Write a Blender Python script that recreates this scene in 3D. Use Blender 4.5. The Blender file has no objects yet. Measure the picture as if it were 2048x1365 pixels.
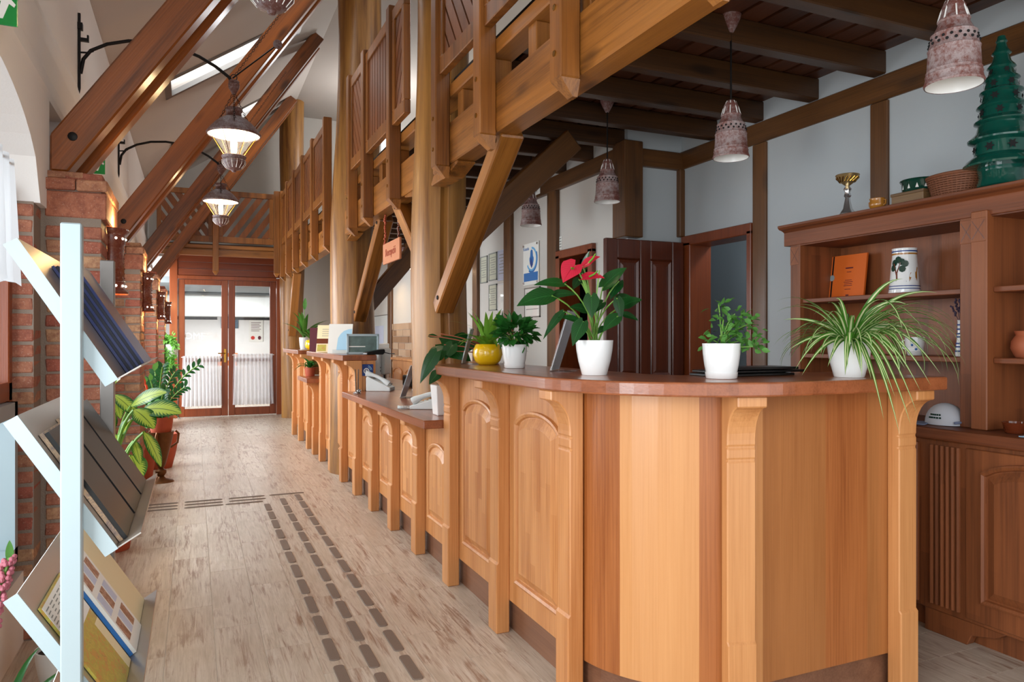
import bpy, bmesh, math, random
from mathutils import Vector, Matrix
random.seed(7)
R = math.radians
SC = bpy.context.scene
COL = SC.collection
# ---------------------------------------------------------------- camera, sky, exposure
YAW = math.atan(636 / 1450.0); EYE = 1.28
cam = bpy.data.cameras.new('camera'); cam.sensor_width = 36; cam.lens = 36 * 1450 / 2048
cam.shift_y = (682.5 - 678) / 2048 * -1; cam.clip_start = .02
co = bpy.data.objects.new('camera', cam); COL.objects.link(co)
co.location = (0, 0, EYE); co.rotation_euler = (R(90), 0, -YAW)
SC.camera = co
SC.view_settings.view_transform = 'Standard'; SC.view_settings.look = 'None'
SC.view_settings.gamma = 1; SC.view_settings.use_curve_mapping = False
SC.view_settings.exposure = 0.58
W = bpy.data.worlds.new('sky'); SC.world = W; W.use_nodes = True
bg = W.node_tree.nodes['Background']
bg.inputs[0].default_value = (.93, .97, 1, 1); bg.inputs[1].default_value = 1.6

def area(name, loc, rot, sx, sy, power, col=(1, 1, 1)):
    l = bpy.data.lights.new(name, 'AREA'); l.shape = 'RECTANGLE'; l.size = sx; l.size_y = sy
    l.energy = power; l.color = col
    o = bpy.data.objects.new(name, l); COL.objects.link(o); o.location = loc; o.rotation_euler = rot
    return o
def point(name, loc, power, col=(1, .62, .25), r=.03):
    l = bpy.data.lights.new(name, 'POINT'); l.energy = power; l.color = col; l.shadow_soft_size = r
    o = bpy.data.objects.new(name, l); COL.objects.link(o); o.location = loc
    return o
# daylight through the left windows and the skylights (just outside each opening)
for i, y in enumerate((-.4, 2.45, 5.33, 7.95, 10.5)):
    area('window_daylight', (-2.3, y, 1.7), (0, R(-90), 0), 2.2, 2.4, (200, 60, 190, 330, 330)[i], (.95, .98, 1))
for y in (5.87, 8.47, 11.07):
    area('skylight_daylight', (.35, y, 4.75), (0, R(-34), 0), 1.1, .5, 12, (.95, .98, 1))
area('back_room_ceiling_lamp', (.7, 14.2, 2.17), (0, 0, 0), 1.6, 1.6, 40, (1, 1, 1))

point('upper_floor_fill', (2.9, 5.5, 4.3), 28, (.97, .98, 1), .3); point('upper_floor_fill', (2.7, 10.8, 4.3), 42, (.97, .98, 1), .3)  # unseen point lights added to whiten the upper walls behind the railing
point('side_room_fill', (4.0, 4.0, 2.45), 14, (.95, .97, 1), .1)  # added fill light, lifts the grey room beyond the doorway
# ---------------------------------------------------------------- helpers
SN, CS = math.sin(YAW), math.cos(YAW)
def P(u, v, X=None, Y=None, Z=None):
    a = (u - 1024) / 1450; b = (678 - v) / 1450
    rx = SN + a * CS; ry = CS - a * SN
    d = X / rx if X is not None else Y / ry if Y is not None else (Z - EYE) / b
    return Vector((d * rx, d * ry, EYE + d * b))

def lin(h):
    h = h.lstrip('#'); c = [int(h[i:i + 2], 16) / 255 for i in (0, 2, 4)]
    return tuple(x / 12.92 if x <= .04045 else ((x + .055) / 1.055) ** 2.4 for x in c) + (1,)

class MB:
    def __init__(s): s.v = []; s.f = []; s.m = []
    def add(s, vs, fs, mi=0):
        n = len(s.v); s.v += [tuple(v) for v in vs]
        s.f += [tuple(i + n for i in f) for f in fs]; s.m += [mi] * len(fs); return s
    def box(s, x0, x1, y0, y1, z0, z1, mi=0):
        return s.add([(x0,y0,z0),(x1,y0,z0),(x1,y1,z0),(x0,y1,z0),(x0,y0,z1),(x1,y0,z1),(x1,y1,z1),(x0,y1,z1)],
            [(0,3,2,1),(4,5,6,7),(0,1,5,4),(1,2,6,5),(2,3,7,6),(3,0,4,7)], mi)
    def cbox(s, c, d, mi=0):
        return s.box(c[0]-d[0]/2,c[0]+d[0]/2,c[1]-d[1]/2,c[1]+d[1]/2,c[2]-d[2]/2,c[2]+d[2]/2, mi)
    def prism(s, pts, fn0, fn1, mi=0):
        """extrude 2d polygon pts: fn0/fn1 map (a,b) -> 3d on both caps"""
        n = len(pts); vs = [fn0(*p) for p in pts] + [fn1(*p) for p in pts]
        fs = [tuple(range(n))[::-1], tuple(range(n, 2 * n))] + [(i, (i + 1) % n, n + (i + 1) % n, n + i) for i in range(n)]
        return s.add(vs, fs, mi)
    def xprism(s, pts, x0, x1, mi=0): return s.prism(pts, lambda a, b: (x0, a, b), lambda a, b: (x1, a, b), mi)
    def yprism(s, pts, y0, y1, mi=0): return s.prism(pts, lambda a, b: (a, y0, b), lambda a, b: (a, y1, b), mi)
    def zprism(s, pts, z0, z1, mi=0): return s.prism(pts, lambda a, b: (a, b, z0), lambda a, b: (a, b, z1), mi)
    def lathe(s, prof, c=(0, 0, 0), n=24, mi=0, sx=1, sy=1, cap0=True):
        vs = []; fs = []; k = len(prof)
        for r, z in prof:
            for i in range(n):
                t = 2 * math.pi * i / n; vs.append((c[0] + r * sx * math.cos(t), c[1] + r * sy * math.sin(t), c[2] + z))
        for j in range(k - 1):
            for i in range(n):
                a = j * n + i; b = j * n + (i + 1) % n; fs.append((a, b, b + n, a + n))
        if cap0 and prof[0][0] > 1e-5: fs.append(tuple(range(n))[::-1])
        if prof[-1][0] > 1e-5: fs.append(tuple(range((k - 1) * n, k * n)))
        return s.add(vs, fs, mi)
    def tube(s, pts, r, n=8, mi=0, cap=True):
        pts = [Vector(p) for p in pts]; k = len(pts); vs = []; fs = []
        rs = r if isinstance(r, (list, tuple)) else [r] * k
        up = Vector((0, 0, 1)); prev = None
        for i, p in enumerate(pts):
            t = (pts[min(i + 1, k - 1)] - pts[max(i - 1, 0)]).normalized()
            a = prev if prev is not None else (up if abs(t.z) < .9 else Vector((1, 0, 0)))
            a = (a - t * a.dot(t)).normalized(); b = t.cross(a); prev = a
            for j in range(n):
                q = 2 * math.pi * j / n; vs.append(p + (a * math.cos(q) + b * math.sin(q)) * rs[i])
        for i in range(k - 1):
            for j in range(n):
                fs.append((i*n+j, i*n+(j+1)%n, (i+1)*n+(j+1)%n, (i+1)*n+j))
        if cap: fs += [tuple(range(n))[::-1], tuple(range((k-1)*n, k*n))]
        return s.add(vs, fs, mi)
    def quadstrip(s, A, B, mi=0):
        n = len(A); return s.add(list(A) + list(B), [(i, i + 1, n + i + 1, n + i) for i in range(n - 1)], mi)
    def ball(s, c, r, n=10, mi=0, sz=1):
        k = max(4, n // 2 + 1)
        return s.lathe([(max(0.0, r * math.sin(math.pi * j / k)), -r * sz * math.cos(math.pi * j / k)) for j in range(k + 1)], c, n, mi)

def wm(o):
    m = o.matrix_basis.copy()
    while o.parent: o = o.parent; m = o.matrix_basis @ m
    return m
def mesh(name, mb, mats, smooth=None):
    me = bpy.data.meshes.new(name); me.from_pydata(mb.v, [], mb.f); 
    mats = mats if isinstance(mats, (list, tuple)) else [mats]
    for m in mats: me.materials.append(m)
    if len(mats) > 1: me.polygons.foreach_set('material_index', mb.m)
    bm = bmesh.new(); bm.from_mesh(me); bmesh.ops.recalc_face_normals(bm, faces=bm.faces); bm.to_mesh(me); bm.free()
    if smooth is not None:
        me.polygons.foreach_set('use_smooth', [True] * len(me.polygons))
        me.set_sharp_from_angle(angle=R(smooth))
    me.update(); return me
def link(o, parent=None, M=None):
    COL.objects.link(o)
    if parent is not None:
        o.parent = parent
        if M is not None: o.matrix_basis = wm(parent).inverted() @ M
    elif M is not None: o.matrix_basis = M
    return o
def obj(name, mb, mats, parent=None, smooth=None, bevel=0, w=True, seg=1):
    """one mesh object; w=True: vertices are in world space"""
    if parent is not None and w:
        inv = wm(parent).inverted(); mb.v = [tuple(inv @ Vector(v)) for v in mb.v]
    if parent is None and w and mb.v:
        n = len(mb.v); xs = [v[0] for v in mb.v]; ys = [v[1] for v in mb.v]; zs = [v[2] for v in mb.v]
        c = Vector(((min(xs)+max(xs))/2, (min(ys)+max(ys))/2, min(zs)))
        mb.v = [tuple(Vector(v) - c) for v in mb.v]
    else: c = None
    o = bpy.data.objects.new(name, mesh(name, mb, mats, smooth))
    link(o, parent)
    if c is not None: o.location = c
    if bevel:
        b = o.modifiers.new('bevel', 'BEVEL'); b.width = bevel; b.segments = seg; b.limit_method = 'ANGLE'; b.angle_limit = R(40)
    return o
def tag(o, label, cat, group=None):
    o['label'] = label; o['category'] = cat
    if group: o['group'] = group
    return o
def thing(name, label, cat, loc=(0, 0, 0), rz=0, group=None):
    o = bpy.data.objects.new(name, None); COL.objects.link(o); o.empty_display_size = .05
    o.location = loc; o.rotation_euler = (0, 0, rz)
    return tag(o, label, cat, group)
def struct(o): o['kind'] = 'structure'; return o
def sempty(name, loc=(0, 0, 0)):
    o = bpy.data.objects.new(name, None); COL.objects.link(o); o.location = loc; return struct(o)
def copy_tree(o, parent=None):
    c = o.copy(); COL.objects.link(c); c.parent = parent
    for ch in list(o.children): copy_tree(ch, c)
    return c
_bc = {}
def beam(name, p0, p1, w, h, mat, parent=None, up=(0, 0, 1), bevel=.006):
    """timber whose local z runs p0->p1, w across (horizontal), h the other way"""
    p0 = Vector(p0); p1 = Vector(p1); d = p1 - p0; L = d.length; z = d / L
    u = Vector(up); x = u.cross(z)
    if x.length < 1e-4: x = Vector((1, 0, 0)) - z * z.x
    x.normalize(); y = z.cross(x)
    key = (round(w, 3), round(h, 3), round(L, 3), mat.name, name)
    if key not in _bc:
        _bc[key] = mesh(name, MB().box(-w/2, w/2, -h/2, h/2, 0, L), mat)
    o = bpy.data.objects.new(name, _bc[key])
    M = Matrix((x, y, z)).transposed().to_4x4(); M.translation = p0
    link(o, parent, M)
    if bevel:
        b = o.modifiers.new('bevel', 'BEVEL'); b.width = bevel; b.segments = 1
    return o

# ---------------------------------------------------------------- materials
def newmat(name):
    m = bpy.data.materials.new(name); m.use_nodes = True; nt = m.node_tree
    return m, nt, nt.nodes['Principled BSDF']
def nd(nt, typ, **k):
    n = nt.nodes.new(typ)
    for a, b in k.items():
        if a.startswith('i_'):
            key = a[2:]; key = int(key) if key.isdigit() else key.replace('_', ' ')
            if isinstance(b, bpy.types.NodeSocket): nt.links.new(b, n.inputs[key])
            else: n.inputs[key].default_value = b
        else: setattr(n, a, b)
    return n
def math_(nt, op, a, b=0.0, c=0.0):
    n = nt.nodes.new('ShaderNodeMath'); n.operation = op
    for i, x in enumerate((a, b, c)):
        if isinstance(x, bpy.types.NodeSocket): nt.links.new(x, n.inputs[i])
        else: n.inputs[i].default_value = x
    return n.outputs[0]
def mix(nt, fac, a, b, blend='MIX'):
    n = nt.nodes.new('ShaderNodeMix'); n.data_type = 'RGBA'; n.blend_type = blend
    for i, x in ((0, fac), (6, a), (7, b)):
        if isinstance(x, bpy.types.NodeSocket): nt.links.new(x, n.inputs[i])
        else: n.inputs[i].default_value = x
    return n.outputs[2]
def ramp(nt, fac, stops):
    n = nt.nodes.new('ShaderNodeValToRGB'); nt.links.new(fac, n.inputs[0]); e = n.color_ramp.elements
    while len(e) < len(stops): e.new(.5)
    for k, (p, c) in enumerate(stops): e[k].position = p; e[k].color = c if len(c) == 4 else (*c, 1)
    return n.outputs[0]
def flat(name, col, rough=.5, metal=0, spec=.5, bump=0, bscale=200, coat=0, var=0, emit=0):
    m, nt, b = newmat(name); c = lin(col) if isinstance(col, str) else (*col, 1)
    b.inputs['Base Color'].default_value = c; b.inputs['Roughness'].default_value = rough
    b.inputs['Metallic'].default_value = metal; b.inputs['Specular IOR Level'].default_value = spec
    b.inputs['Coat Weight'].default_value = coat
    tc = nd(nt, 'ShaderNodeTexCoord')
    if var:
        n = nd(nt, 'ShaderNodeTexNoise', i_Vector=tc.outputs['Object'], i_Scale=bscale * .15, i_Detail=4.0)
        d = tuple(x * (1 - var) for x in c[:3]) + (1,)
        nt.links.new(mix(nt, n.outputs[0], d, c), b.inputs['Base Color'])
    if bump:
        n = nd(nt, 'ShaderNodeTexNoise', i_Vector=tc.outputs['Object'], i_Scale=float(bscale), i_Detail=3.0)
        bp = nd(nt, 'ShaderNodeBump', i_Strength=bump, i_Distance=.01, i_Height=n.outputs[0]); nt.links.new(bp.outputs[0], b.inputs['Normal'])
    if emit:
        b.inputs['Emission Color'].default_value = c; b.inputs['Emission Strength'].default_value = emit
    return m
def wood(name, light, dark, axis='Z', stave=0, slen=.5, svar=.35, streak=1.0, rough=.38, knots=0, coat=.15, fine=1.0, tone=.18, knotscale=2.2):
    m, nt, b = newmat(name)
    tc = nd(nt, 'ShaderNodeTexCoord'); oi = nd(nt, 'ShaderNodeObjectInfo')
    off = nd(nt, 'ShaderNodeVectorMath', operation='SCALE', i_0=(3.1, 5.7, 7.3), i_Scale=oi.outputs['Random'])
    pos = nd(nt, 'ShaderNodeVectorMath', operation='ADD', i_0=tc.outputs['Object'], i_1=off.outputs[0]).outputs[0]
    ax = 'XYZ'.index(axis)
    def sc(across, along):
        v = [across] * 3; v[ax] = along
        return nd(nt, 'ShaderNodeVectorMath', operation='MULTIPLY', i_0=pos, i_1=tuple(v)).outputs[0]
    n1 = nd(nt, 'ShaderNodeTexNoise', i_Vector=sc(16, .9), i_Scale=1.0, i_Detail=5.0, i_Roughness=.6).outputs[0]
    n2 = nd(nt, 'ShaderNodeTexNoise', i_Vector=sc(150, 2.5), i_Scale=1.0, i_Detail=3.0).outputs[0]
    n3 = nd(nt, 'ShaderNodeTexNoise', i_Vector=sc(2.5, .5), i_Scale=1.0, i_Detail=2.0).outputs[0]
    f = math_(nt, 'ADD', math_(nt, 'MULTIPLY', math_(nt, 'SUBTRACT', n1, .5), 1.5 * streak), .5)
    f = math_(nt, 'ADD', f, math_(nt, 'MULTIPLY', math_(nt, 'SUBTRACT', n2, .5), .8 * fine))
    f = math_(nt, 'ADD', f, math_(nt, 'MULTIPLY', math_(nt, 'SUBTRACT', n3, .5), .7))
    if stave:
        sep = nd(nt, 'ShaderNodeSeparateXYZ', i_Vector=pos); o = [sep.outputs[i] for i in range(3)]
        al = o[ax]; ac = [o[i] for i in range(3) if i != ax]
        ia = math_(nt, 'FLOOR', math_(nt, 'DIVIDE', ac[0], stave)); ib = math_(nt, 'FLOOR', math_(nt, 'DIVIDE', ac[1], stave))
        w0 = nd(nt, 'ShaderNodeCombineXYZ', i_0=ia, i_1=ib); r0 = nd(nt, 'ShaderNodeTexWhiteNoise', noise_dimensions='3D', i_Vector=w0.outputs[0]).outputs[0]
        il = math_(nt, 'FLOOR', math_(nt, 'ADD', math_(nt, 'DIVIDE', al, slen), math_(nt, 'MULTIPLY', r0, 7.0)))
        w1 = nd(nt, 'ShaderNodeCombineXYZ', i_0=ia, i_1=ib, i_2=il); r1 = nd(nt, 'ShaderNodeTexWhiteNoise', noise_dimensions='3D', i_Vector=w1.outputs[0]).outputs[0]
        f = math_(nt, 'ADD', f, math_(nt, 'MULTIPLY', math_(nt, 'SUBTRACT', r1, .5), 2 * svar))
    f = math_(nt, 'ADD', f, math_(nt, 'MULTIPLY', math_(nt, 'SUBTRACT', oi.outputs['Random'], .5), 2 * tone))
    L = lin(light); D = lin(dark)
    col = ramp(nt, f, [(.05, D), (.55, tuple((a * .62 + b_ * .38) for a, b_ in zip(L, D))), (1, L)])
    if knots:
        vo = nd(nt, 'ShaderNodeTexVoronoi', i_Vector=sc(knotscale * 3.2, knotscale), i_Scale=1.0, i_Randomness=1.0)
        k = ramp(nt, vo.outputs['Distance'], [(0, (1, 1, 1)), (.13, (.8, .8, .8)), (.25, (0, 0, 0))])
        col = mix(nt, math_(nt, 'MULTIPLY', k, knots), col, tuple(x * .35 for x in D[:3]) + (1,))
    nt.links.new(col, b.inputs['Base Color'])
    b.inputs['Roughness'].default_value = rough; b.inputs['Coat Weight'].default_value = coat; b.inputs['Coat Roughness'].default_value = .2
    bp = nd(nt, 'ShaderNodeBump', i_Strength=.12, i_Distance=.004, i_Height=math_(nt, 'ADD', n1, n2)); nt.links.new(bp.outputs[0], b.inputs['Normal'])
    return m
def glassy(name, tint=(1, 1, 1), gloss=.08, rough=.02):
    m = bpy.data.materials.new(name); m.use_nodes = True; nt = m.node_tree; nt.nodes.clear()
    t = nd(nt, 'ShaderNodeBsdfTransparent', i_Color=(*tint, 1)); g = nd(nt, 'ShaderNodeBsdfGlossy', i_Roughness=rough)
    fr = nd(nt, 'ShaderNodeFresnel', i_IOR=1.45); k = math_(nt, 'MULTIPLY', fr.outputs[0], gloss * 10)
    mx = nd(nt, 'ShaderNodeMixShader', i_0=k, i_1=t.outputs[0], i_2=g.outputs[0])
    o = nd(nt, 'ShaderNodeOutputMaterial', i_Surface=mx.outputs[0]); return m
def sheer(name, col, alpha):
    m = bpy.data.materials.new(name); m.use_nodes = True; nt = m.node_tree; nt.nodes.clear()
    t = nd(nt, 'ShaderNodeBsdfTransparent'); d = nd(nt, 'ShaderNodeBsdfDiffuse', i_Color=(*col, 1)); tr = nd(nt, 'ShaderNodeBsdfTranslucent', i_Color=(*col, 1))
    m1 = nd(nt, 'ShaderNodeMixShader', i_0=.5, i_1=d.outputs[0], i_2=tr.outputs[0])
    mx = nd(nt, 'ShaderNodeMixShader', i_0=alpha, i_1=t.outputs[0], i_2=m1.outputs[0])
    nd(nt, 'ShaderNodeOutputMaterial', i_Surface=mx.outputs[0]); return m
def leafmat(name, c1, c2, vein=None, stripe=0, rough=.4, spots=0):
    """uv.x across (0..1), uv.y along; stripe: pale middle; spots: variegated blotches between side veins"""
    m, nt, b = newmat(name); uv = nd(nt, 'ShaderNodeUVMap'); sep = nd(nt, 'ShaderNodeSeparateXYZ', i_Vector=uv.outputs[0])
    x = math_(nt, 'ABSOLUTE', math_(nt, 'SUBTRACT', sep.outputs[0], .5)); y = sep.outputs[1]
    oi = nd(nt, 'ShaderNodeObjectInfo'); tc = nd(nt, 'ShaderNodeTexCoord')
    n = nd(nt, 'ShaderNodeTexNoise', i_Vector=tc.outputs['Object'], i_Scale=25.0, i_Detail=3.0).outputs[0]
    f = math_(nt, 'ADD', math_(nt, 'MULTIPLY', n, .6), math_(nt, 'MULTIPLY', oi.outputs['Random'], .5))
    col = mix(nt, f, lin(c1), lin(c2))
    if stripe:
        s = ramp(nt, math_(nt, 'ADD', x, math_(nt, 'MULTIPLY', math_(nt, 'SUBTRACT', n, .5), .06)), [(stripe * .75, (1, 1, 1)), (stripe, (0, 0, 0))])
        col = mix(nt, s, col, lin(vein))
    elif spots:
        w = math_(nt, 'SINE', math_(nt, 'MULTIPLY', math_(nt, 'SUBTRACT', y, math_(nt, 'MULTIPLY', x, .55)), 75.0))
        k = math_(nt, 'ADD', math_(nt, 'MULTIPLY', w, .16), math_(nt, 'SUBTRACT', .95, math_(nt, 'MULTIPLY', x, 1.75)))
        k = math_(nt, 'ADD', k, math_(nt, 'MULTIPLY', math_(nt, 'SUBTRACT', n, .5), .5))
        s = ramp(nt, k, [(.3, (0, 0, 0)), (.52, (1, 1, 1))])
        col = mix(nt, s, col, lin(vein))
        mid = ramp(nt, x, [(.0, (1, 1, 1)), (.035, (0, 0, 0))]); col = mix(nt, mid, col, lin(c1))
    elif vein:
        w = math_(nt, 'SINE', math_(nt, 'MULTIPLY', math_(nt, 'SUBTRACT', y, math_(nt, 'MULTIPLY', x, .8)), 55.0))
        s = ramp(nt, w, [(.93, (0, 0, 0)), (1, (.5, .5, .5))]); col = mix(nt, s, col, lin(vein))
        mid = ramp(nt, x, [(.0, (1, 1, 1)), (.025, (0, 0, 0))]); col = mix(nt, mid, col, lin(vein))
    nt.links.new(col, b.inputs['Base Color']); b.inputs['Roughness'].default_value = rough
    b.inputs['Subsurface Weight'].default_value = 0
    tr = nd(nt, 'ShaderNodeBsdfTranslucent'); nt.links.new(col, tr.inputs[0])
    mx = nd(nt, 'ShaderNodeMixShader', i_0=.25, i_1=b.outputs[0], i_2=tr.outputs[0])
    nt.links.new(mx.outputs[0], nt.nodes['Material Output'].inputs[0]); return m

M = {}
M['pine'] = wood('honey_pine', '#DA9C62', '#A86530', stave=.045, slen=.42, svar=.22)
M['pine_plain'] = wood('honey_pine_plain', '#DA9C62', '#AE6C36', streak=.8, tone=.15)
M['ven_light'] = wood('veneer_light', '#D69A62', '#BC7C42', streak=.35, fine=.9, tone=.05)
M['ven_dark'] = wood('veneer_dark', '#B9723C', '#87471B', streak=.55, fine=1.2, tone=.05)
M['ven_mid'] = wood('veneer_mid', '#B27440', '#8E5426', streak=.4, fine=1.0, tone=.05)  # mid-tone veneer, darkened further for the weaker light on the return side
M['top'] = wood('counter_top_wood', '#A6603A', '#7A4122', axis='Y', stave=.09, slen=.55, svar=.22, rough=.28, coat=.35)
M['topx'] = wood('counter_top_wood_cross', '#9A5632', '#6E3519', axis='X', stave=.09, slen=.4, svar=.22, rough=.28, coat=.35)
M['plinth'] = wood('plinth_wood', '#8A5F45', '#6B4530', axis='Y', rough=.5)
M['beam'] = wood('golden_beam', '#AC6E2E', '#63380F', knots=.85, streak=1.25, rough=.4, coat=.2)
M['rail'] = wood('railing_wood', '#9E6228', '#5E350F', streak=1.15, rough=.4, coat=.2, knots=.3)
M['board'] = wood('railing_board', '#8A4F22', '#5C3011', streak=.8, rough=.42)
M['rafter'] = wood('rafter_wood', '#93501C', '#4E2607', knots=.9, streak=1.3, rough=.32, coat=.22)
M['joist'] = wood('joist_wood', '#573617', '#2C190A', knots=.7, streak=.8, rough=.45)
M['deck'] = wood('deck_board', '#6A3A20', '#3C1D0D', axis='Y', streak=.8, rough=.5)
M['frame'] = wood('wall_timber', '#754A20', '#46290F', knots=.6, streak=.9, rough=.45)
M['log'] = wood('debarked_log', '#AA7838', '#6C421A', streak=1.7, knots=.45, rough=.45, coat=.1, knotscale=1.1)
M['red'] = wood('red_door_wood', '#924822', '#64290F', streak=.7, rough=.35, coat=.25)
M['redx'] = wood('red_door_wood_cross', '#7E3A1D', '#55200D', axis='X', streak=.7, rough=.35, coat=.25)
M['mahog'] = wood('dark_red_wood', '#6A3019', '#431A0B', streak=.7, rough=.3, coat=.35)
M['case'] = wood('bookcase_wood', '#95552E', '#63351A', stave=.07, slen=.9, svar=.2, rough=.5, coat=.04)
M['casey'] = wood('bookcase_wood_long', '#8E4F2C', '#5E3018', axis='Y', rough=.5, coat=.04)
M['plank'] = None
m, nt, b = newmat('wood_look_tile'); M['plank'] = m
tc = nd(nt, 'ShaderNodeTexCoord'); oi = nd(nt, 'ShaderNodeObjectInfo')
off = nd(nt, 'ShaderNodeVectorMath', operation='SCALE', i_0=(31., 57., 7.3), i_Scale=oi.outputs['Random'])
pos = nd(nt, 'ShaderNodeVectorMath', operation='ADD', i_0=tc.outputs['Object'], i_1=off.outputs[0]).outputs[0]
def _s(v): return nd(nt, 'ShaderNodeVectorMath', operation='MULTIPLY', i_0=pos, i_1=v).outputs[0]
n1 = nd(nt, 'ShaderNodeTexNoise', i_Vector=_s((110, 5, 1)), i_Scale=1., i_Detail=5., i_Roughness=.65, i_Distortion=.6).outputs[0]
n2 = nd(nt, 'ShaderNodeTexNoise', i_Vector=_s((9, 2.2, 1)), i_Scale=1., i_Detail=4., i_Distortion=1.2).outputs[0]
n3 = nd(nt, 'ShaderNodeTexNoise', i_Vector=_s((60, 3.6, 1)), i_Scale=1., i_Detail=7., i_Roughness=.72, i_Distortion=.9).outputs[0]
f = math_(nt, 'ADD', math_(nt, 'MULTIPLY', n1, .5), math_(nt, 'MULTIPLY', n2, .5))
c = ramp(nt, f, [(.33, lin('#AFA08C')), (.5, lin('#CFC2B1')), (.66, lin('#E0D7CA'))])
k = ramp(nt, math_(nt, 'ADD', n3, math_(nt, 'MULTIPLY', math_(nt, 'SUBTRACT', n2, .5), .8)), [(.50, (0, 0, 0)), (.70, (.85, .85, .85))])
c = mix(nt, k, c, lin('#80573A'))
c = mix(nt, math_(nt, 'MULTIPLY', oi.outputs['Random'], .4), c, lin('#B09C88'))
nt.links.new(c, b.inputs['Base Color']); b.inputs['Roughness'].default_value = .33
bp = nd(nt, 'ShaderNodeBump', i_Strength=.15, i_Distance=.003, i_Height=n1); nt.links.new(bp.outputs[0], b.inputs['Normal'])
M['grout'] = flat('grout', '#E2D8CA', .8)
M['tact'] = flat('taupe_rubber', '#7A6A5E', .55, bump=.1, bscale=300)
def brickmat(name, c1, c2):
    m, nt, b = newmat(name); tc = nd(nt, 'ShaderNodeTexCoord'); oi = nd(nt, 'ShaderNodeObjectInfo')
    off = nd(nt, 'ShaderNodeVectorMath', operation='SCALE', i_0=(31., 57., 73.), i_Scale=oi.outputs['Random'])
    pos = nd(nt, 'ShaderNodeVectorMath', operation='ADD', i_0=tc.outputs['Object'], i_1=off.outputs[0]).outputs[0]
    n = nd(nt, 'ShaderNodeTexNoise', i_Vector=pos, i_Scale=30., i_Detail=6., i_Roughness=.7).outputs[0]
    n2 = nd(nt, 'ShaderNodeTexNoise', i_Vector=pos, i_Scale=160., i_Detail=3.).outputs[0]
    c = mix(nt, ramp(nt, oi.outputs['Random'], [(0, (0, 0, 0)), (.62, (.45, .45, .45)), (.8, (1, 1, 1))]), lin(c1), lin(c2))
    c = mix(nt, ramp(nt, n, [(.38, (0, 0, 0)), (.66, (.75, .75, .75))]), c, lin('#743E30'))
    c = mix(nt, ramp(nt, n2, [(.60, (0, 0, 0)), (.76, (.6, .6, .6))]), c, lin('#C9A992'))
    nt.links.new(c, b.inputs['Base Color']); b.inputs['Roughness'].default_value = .85
    bp = nd(nt, 'ShaderNodeBump', i_Strength=.5, i_Distance=.004, i_Height=math_(nt, 'ADD', n, n2)); nt.links.new(bp.outputs[0], b.inputs['Normal']); return m
M['brick'] = brickmat('brick', '#9C5140', '#B58C68')
M['brickcap'] = brickmat('rough_brick', '#A8664C', '#B07C5C')
M['mortar'] = flat('mortar', '#857669', .9, bump=.4, bscale=150)
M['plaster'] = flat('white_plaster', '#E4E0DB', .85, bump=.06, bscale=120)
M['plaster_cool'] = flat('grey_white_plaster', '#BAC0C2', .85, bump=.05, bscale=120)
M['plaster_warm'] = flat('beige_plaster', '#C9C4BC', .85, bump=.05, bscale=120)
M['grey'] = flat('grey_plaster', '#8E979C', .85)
M['alu'] = flat('white_aluminium', '#A3B3B8', .35, metal=.3)
M['alu_in'] = flat('satin_aluminium', '#B7B2AC', .35, metal=.8)
M['alu_d'] = flat('grey_aluminium', '#8D8985', .4, metal=.6)
M['iron'] = flat('black_iron', '#1A1716', .5, metal=.6)
M['white'] = flat('white_gloss', '#F1F3F2', .18, coat=.5)
M['whitem'] = flat('white_matt', '#EDEDEB', .6)
M['casing'] = flat('casing_paint', '#C4C8C6', .5); M['plastic'] = flat('grey_white_plastic', '#D9DDDA', .35)
M['black'] = flat('black_plastic', '#0E0E10', .35)
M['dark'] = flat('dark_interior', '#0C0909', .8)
M['yellow'] = flat('yellow_ceramic', '#F0C015', .15, coat=.6)
M['terra'] = flat('terracotta', '#B4502F', .65, bump=.1, bscale=80, var=.25)
M['terra_l'] = flat('light_terracotta', '#C9825A', .7, bump=.08, bscale=60, var=.2)
M['soil'] = flat('soil', '#2E2018', .95, bump=.8, bscale=90)
M['chrome'] = flat('chrome', '#DADADA', .2, metal=.9)
M['brass'] = flat('brass', '#B98E3E', .25, metal=1)
M['silver'] = flat('tarnished_gold', '#C9AE7C', .28, metal=.8)
M['glass'] = glassy('window_glass'); M['dimglass'] = glassy('light_dimming_glass', (.5, .52, .54)); M['acryl'] = glassy('clear_acrylic', (.93, .95, .96), .03, .05)  # grey tint of the left panes is added to dim daylight on the reveals
def ceram(name, base, wash, amt, glaze=.55, bands=True):
    m, nt, b = newmat(name); tc = nd(nt, 'ShaderNodeTexCoord')
    n = nd(nt, 'ShaderNodeTexNoise', i_Vector=tc.outputs['Object'], i_Scale=70., i_Detail=8., i_Roughness=.8).outputs[0]
    n2 = nd(nt, 'ShaderNodeTexNoise', i_Vector=tc.outputs['Object'], i_Scale=9., i_Detail=2.).outputs[0]
    s = ramp(nt, math_(nt, 'ADD', n, math_(nt, 'MULTIPLY', math_(nt, 'SUBTRACT', n2, .5), .6)), [(amt - .09, (.85, .85, .85)), (amt + .12, (0, 0, 0))])
    nt.links.new(mix(nt, s, lin(base), lin(wash)), b.inputs['Base Color']); b.inputs['Roughness'].default_value = glaze
    bp = nd(nt, 'ShaderNodeBump', i_Strength=.3, i_Distance=.003, i_Height=n); nt.links.new(bp.outputs[0], b.inputs['Normal']); return m
M['lamp'] = ceram('whitewashed_terracotta', '#744238', '#A89A98', .46)
M['lampdk'] = ceram('whitewashed_dark_terracotta', '#5E3830', '#8E868A', .45)
M['sconce'] = ceram('brown_glazed_ceramic', '#6E3426', '#8A5A48', .42, .15)
M['inner'] = flat('white_glaze', '#EFEDE8', .3)
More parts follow.
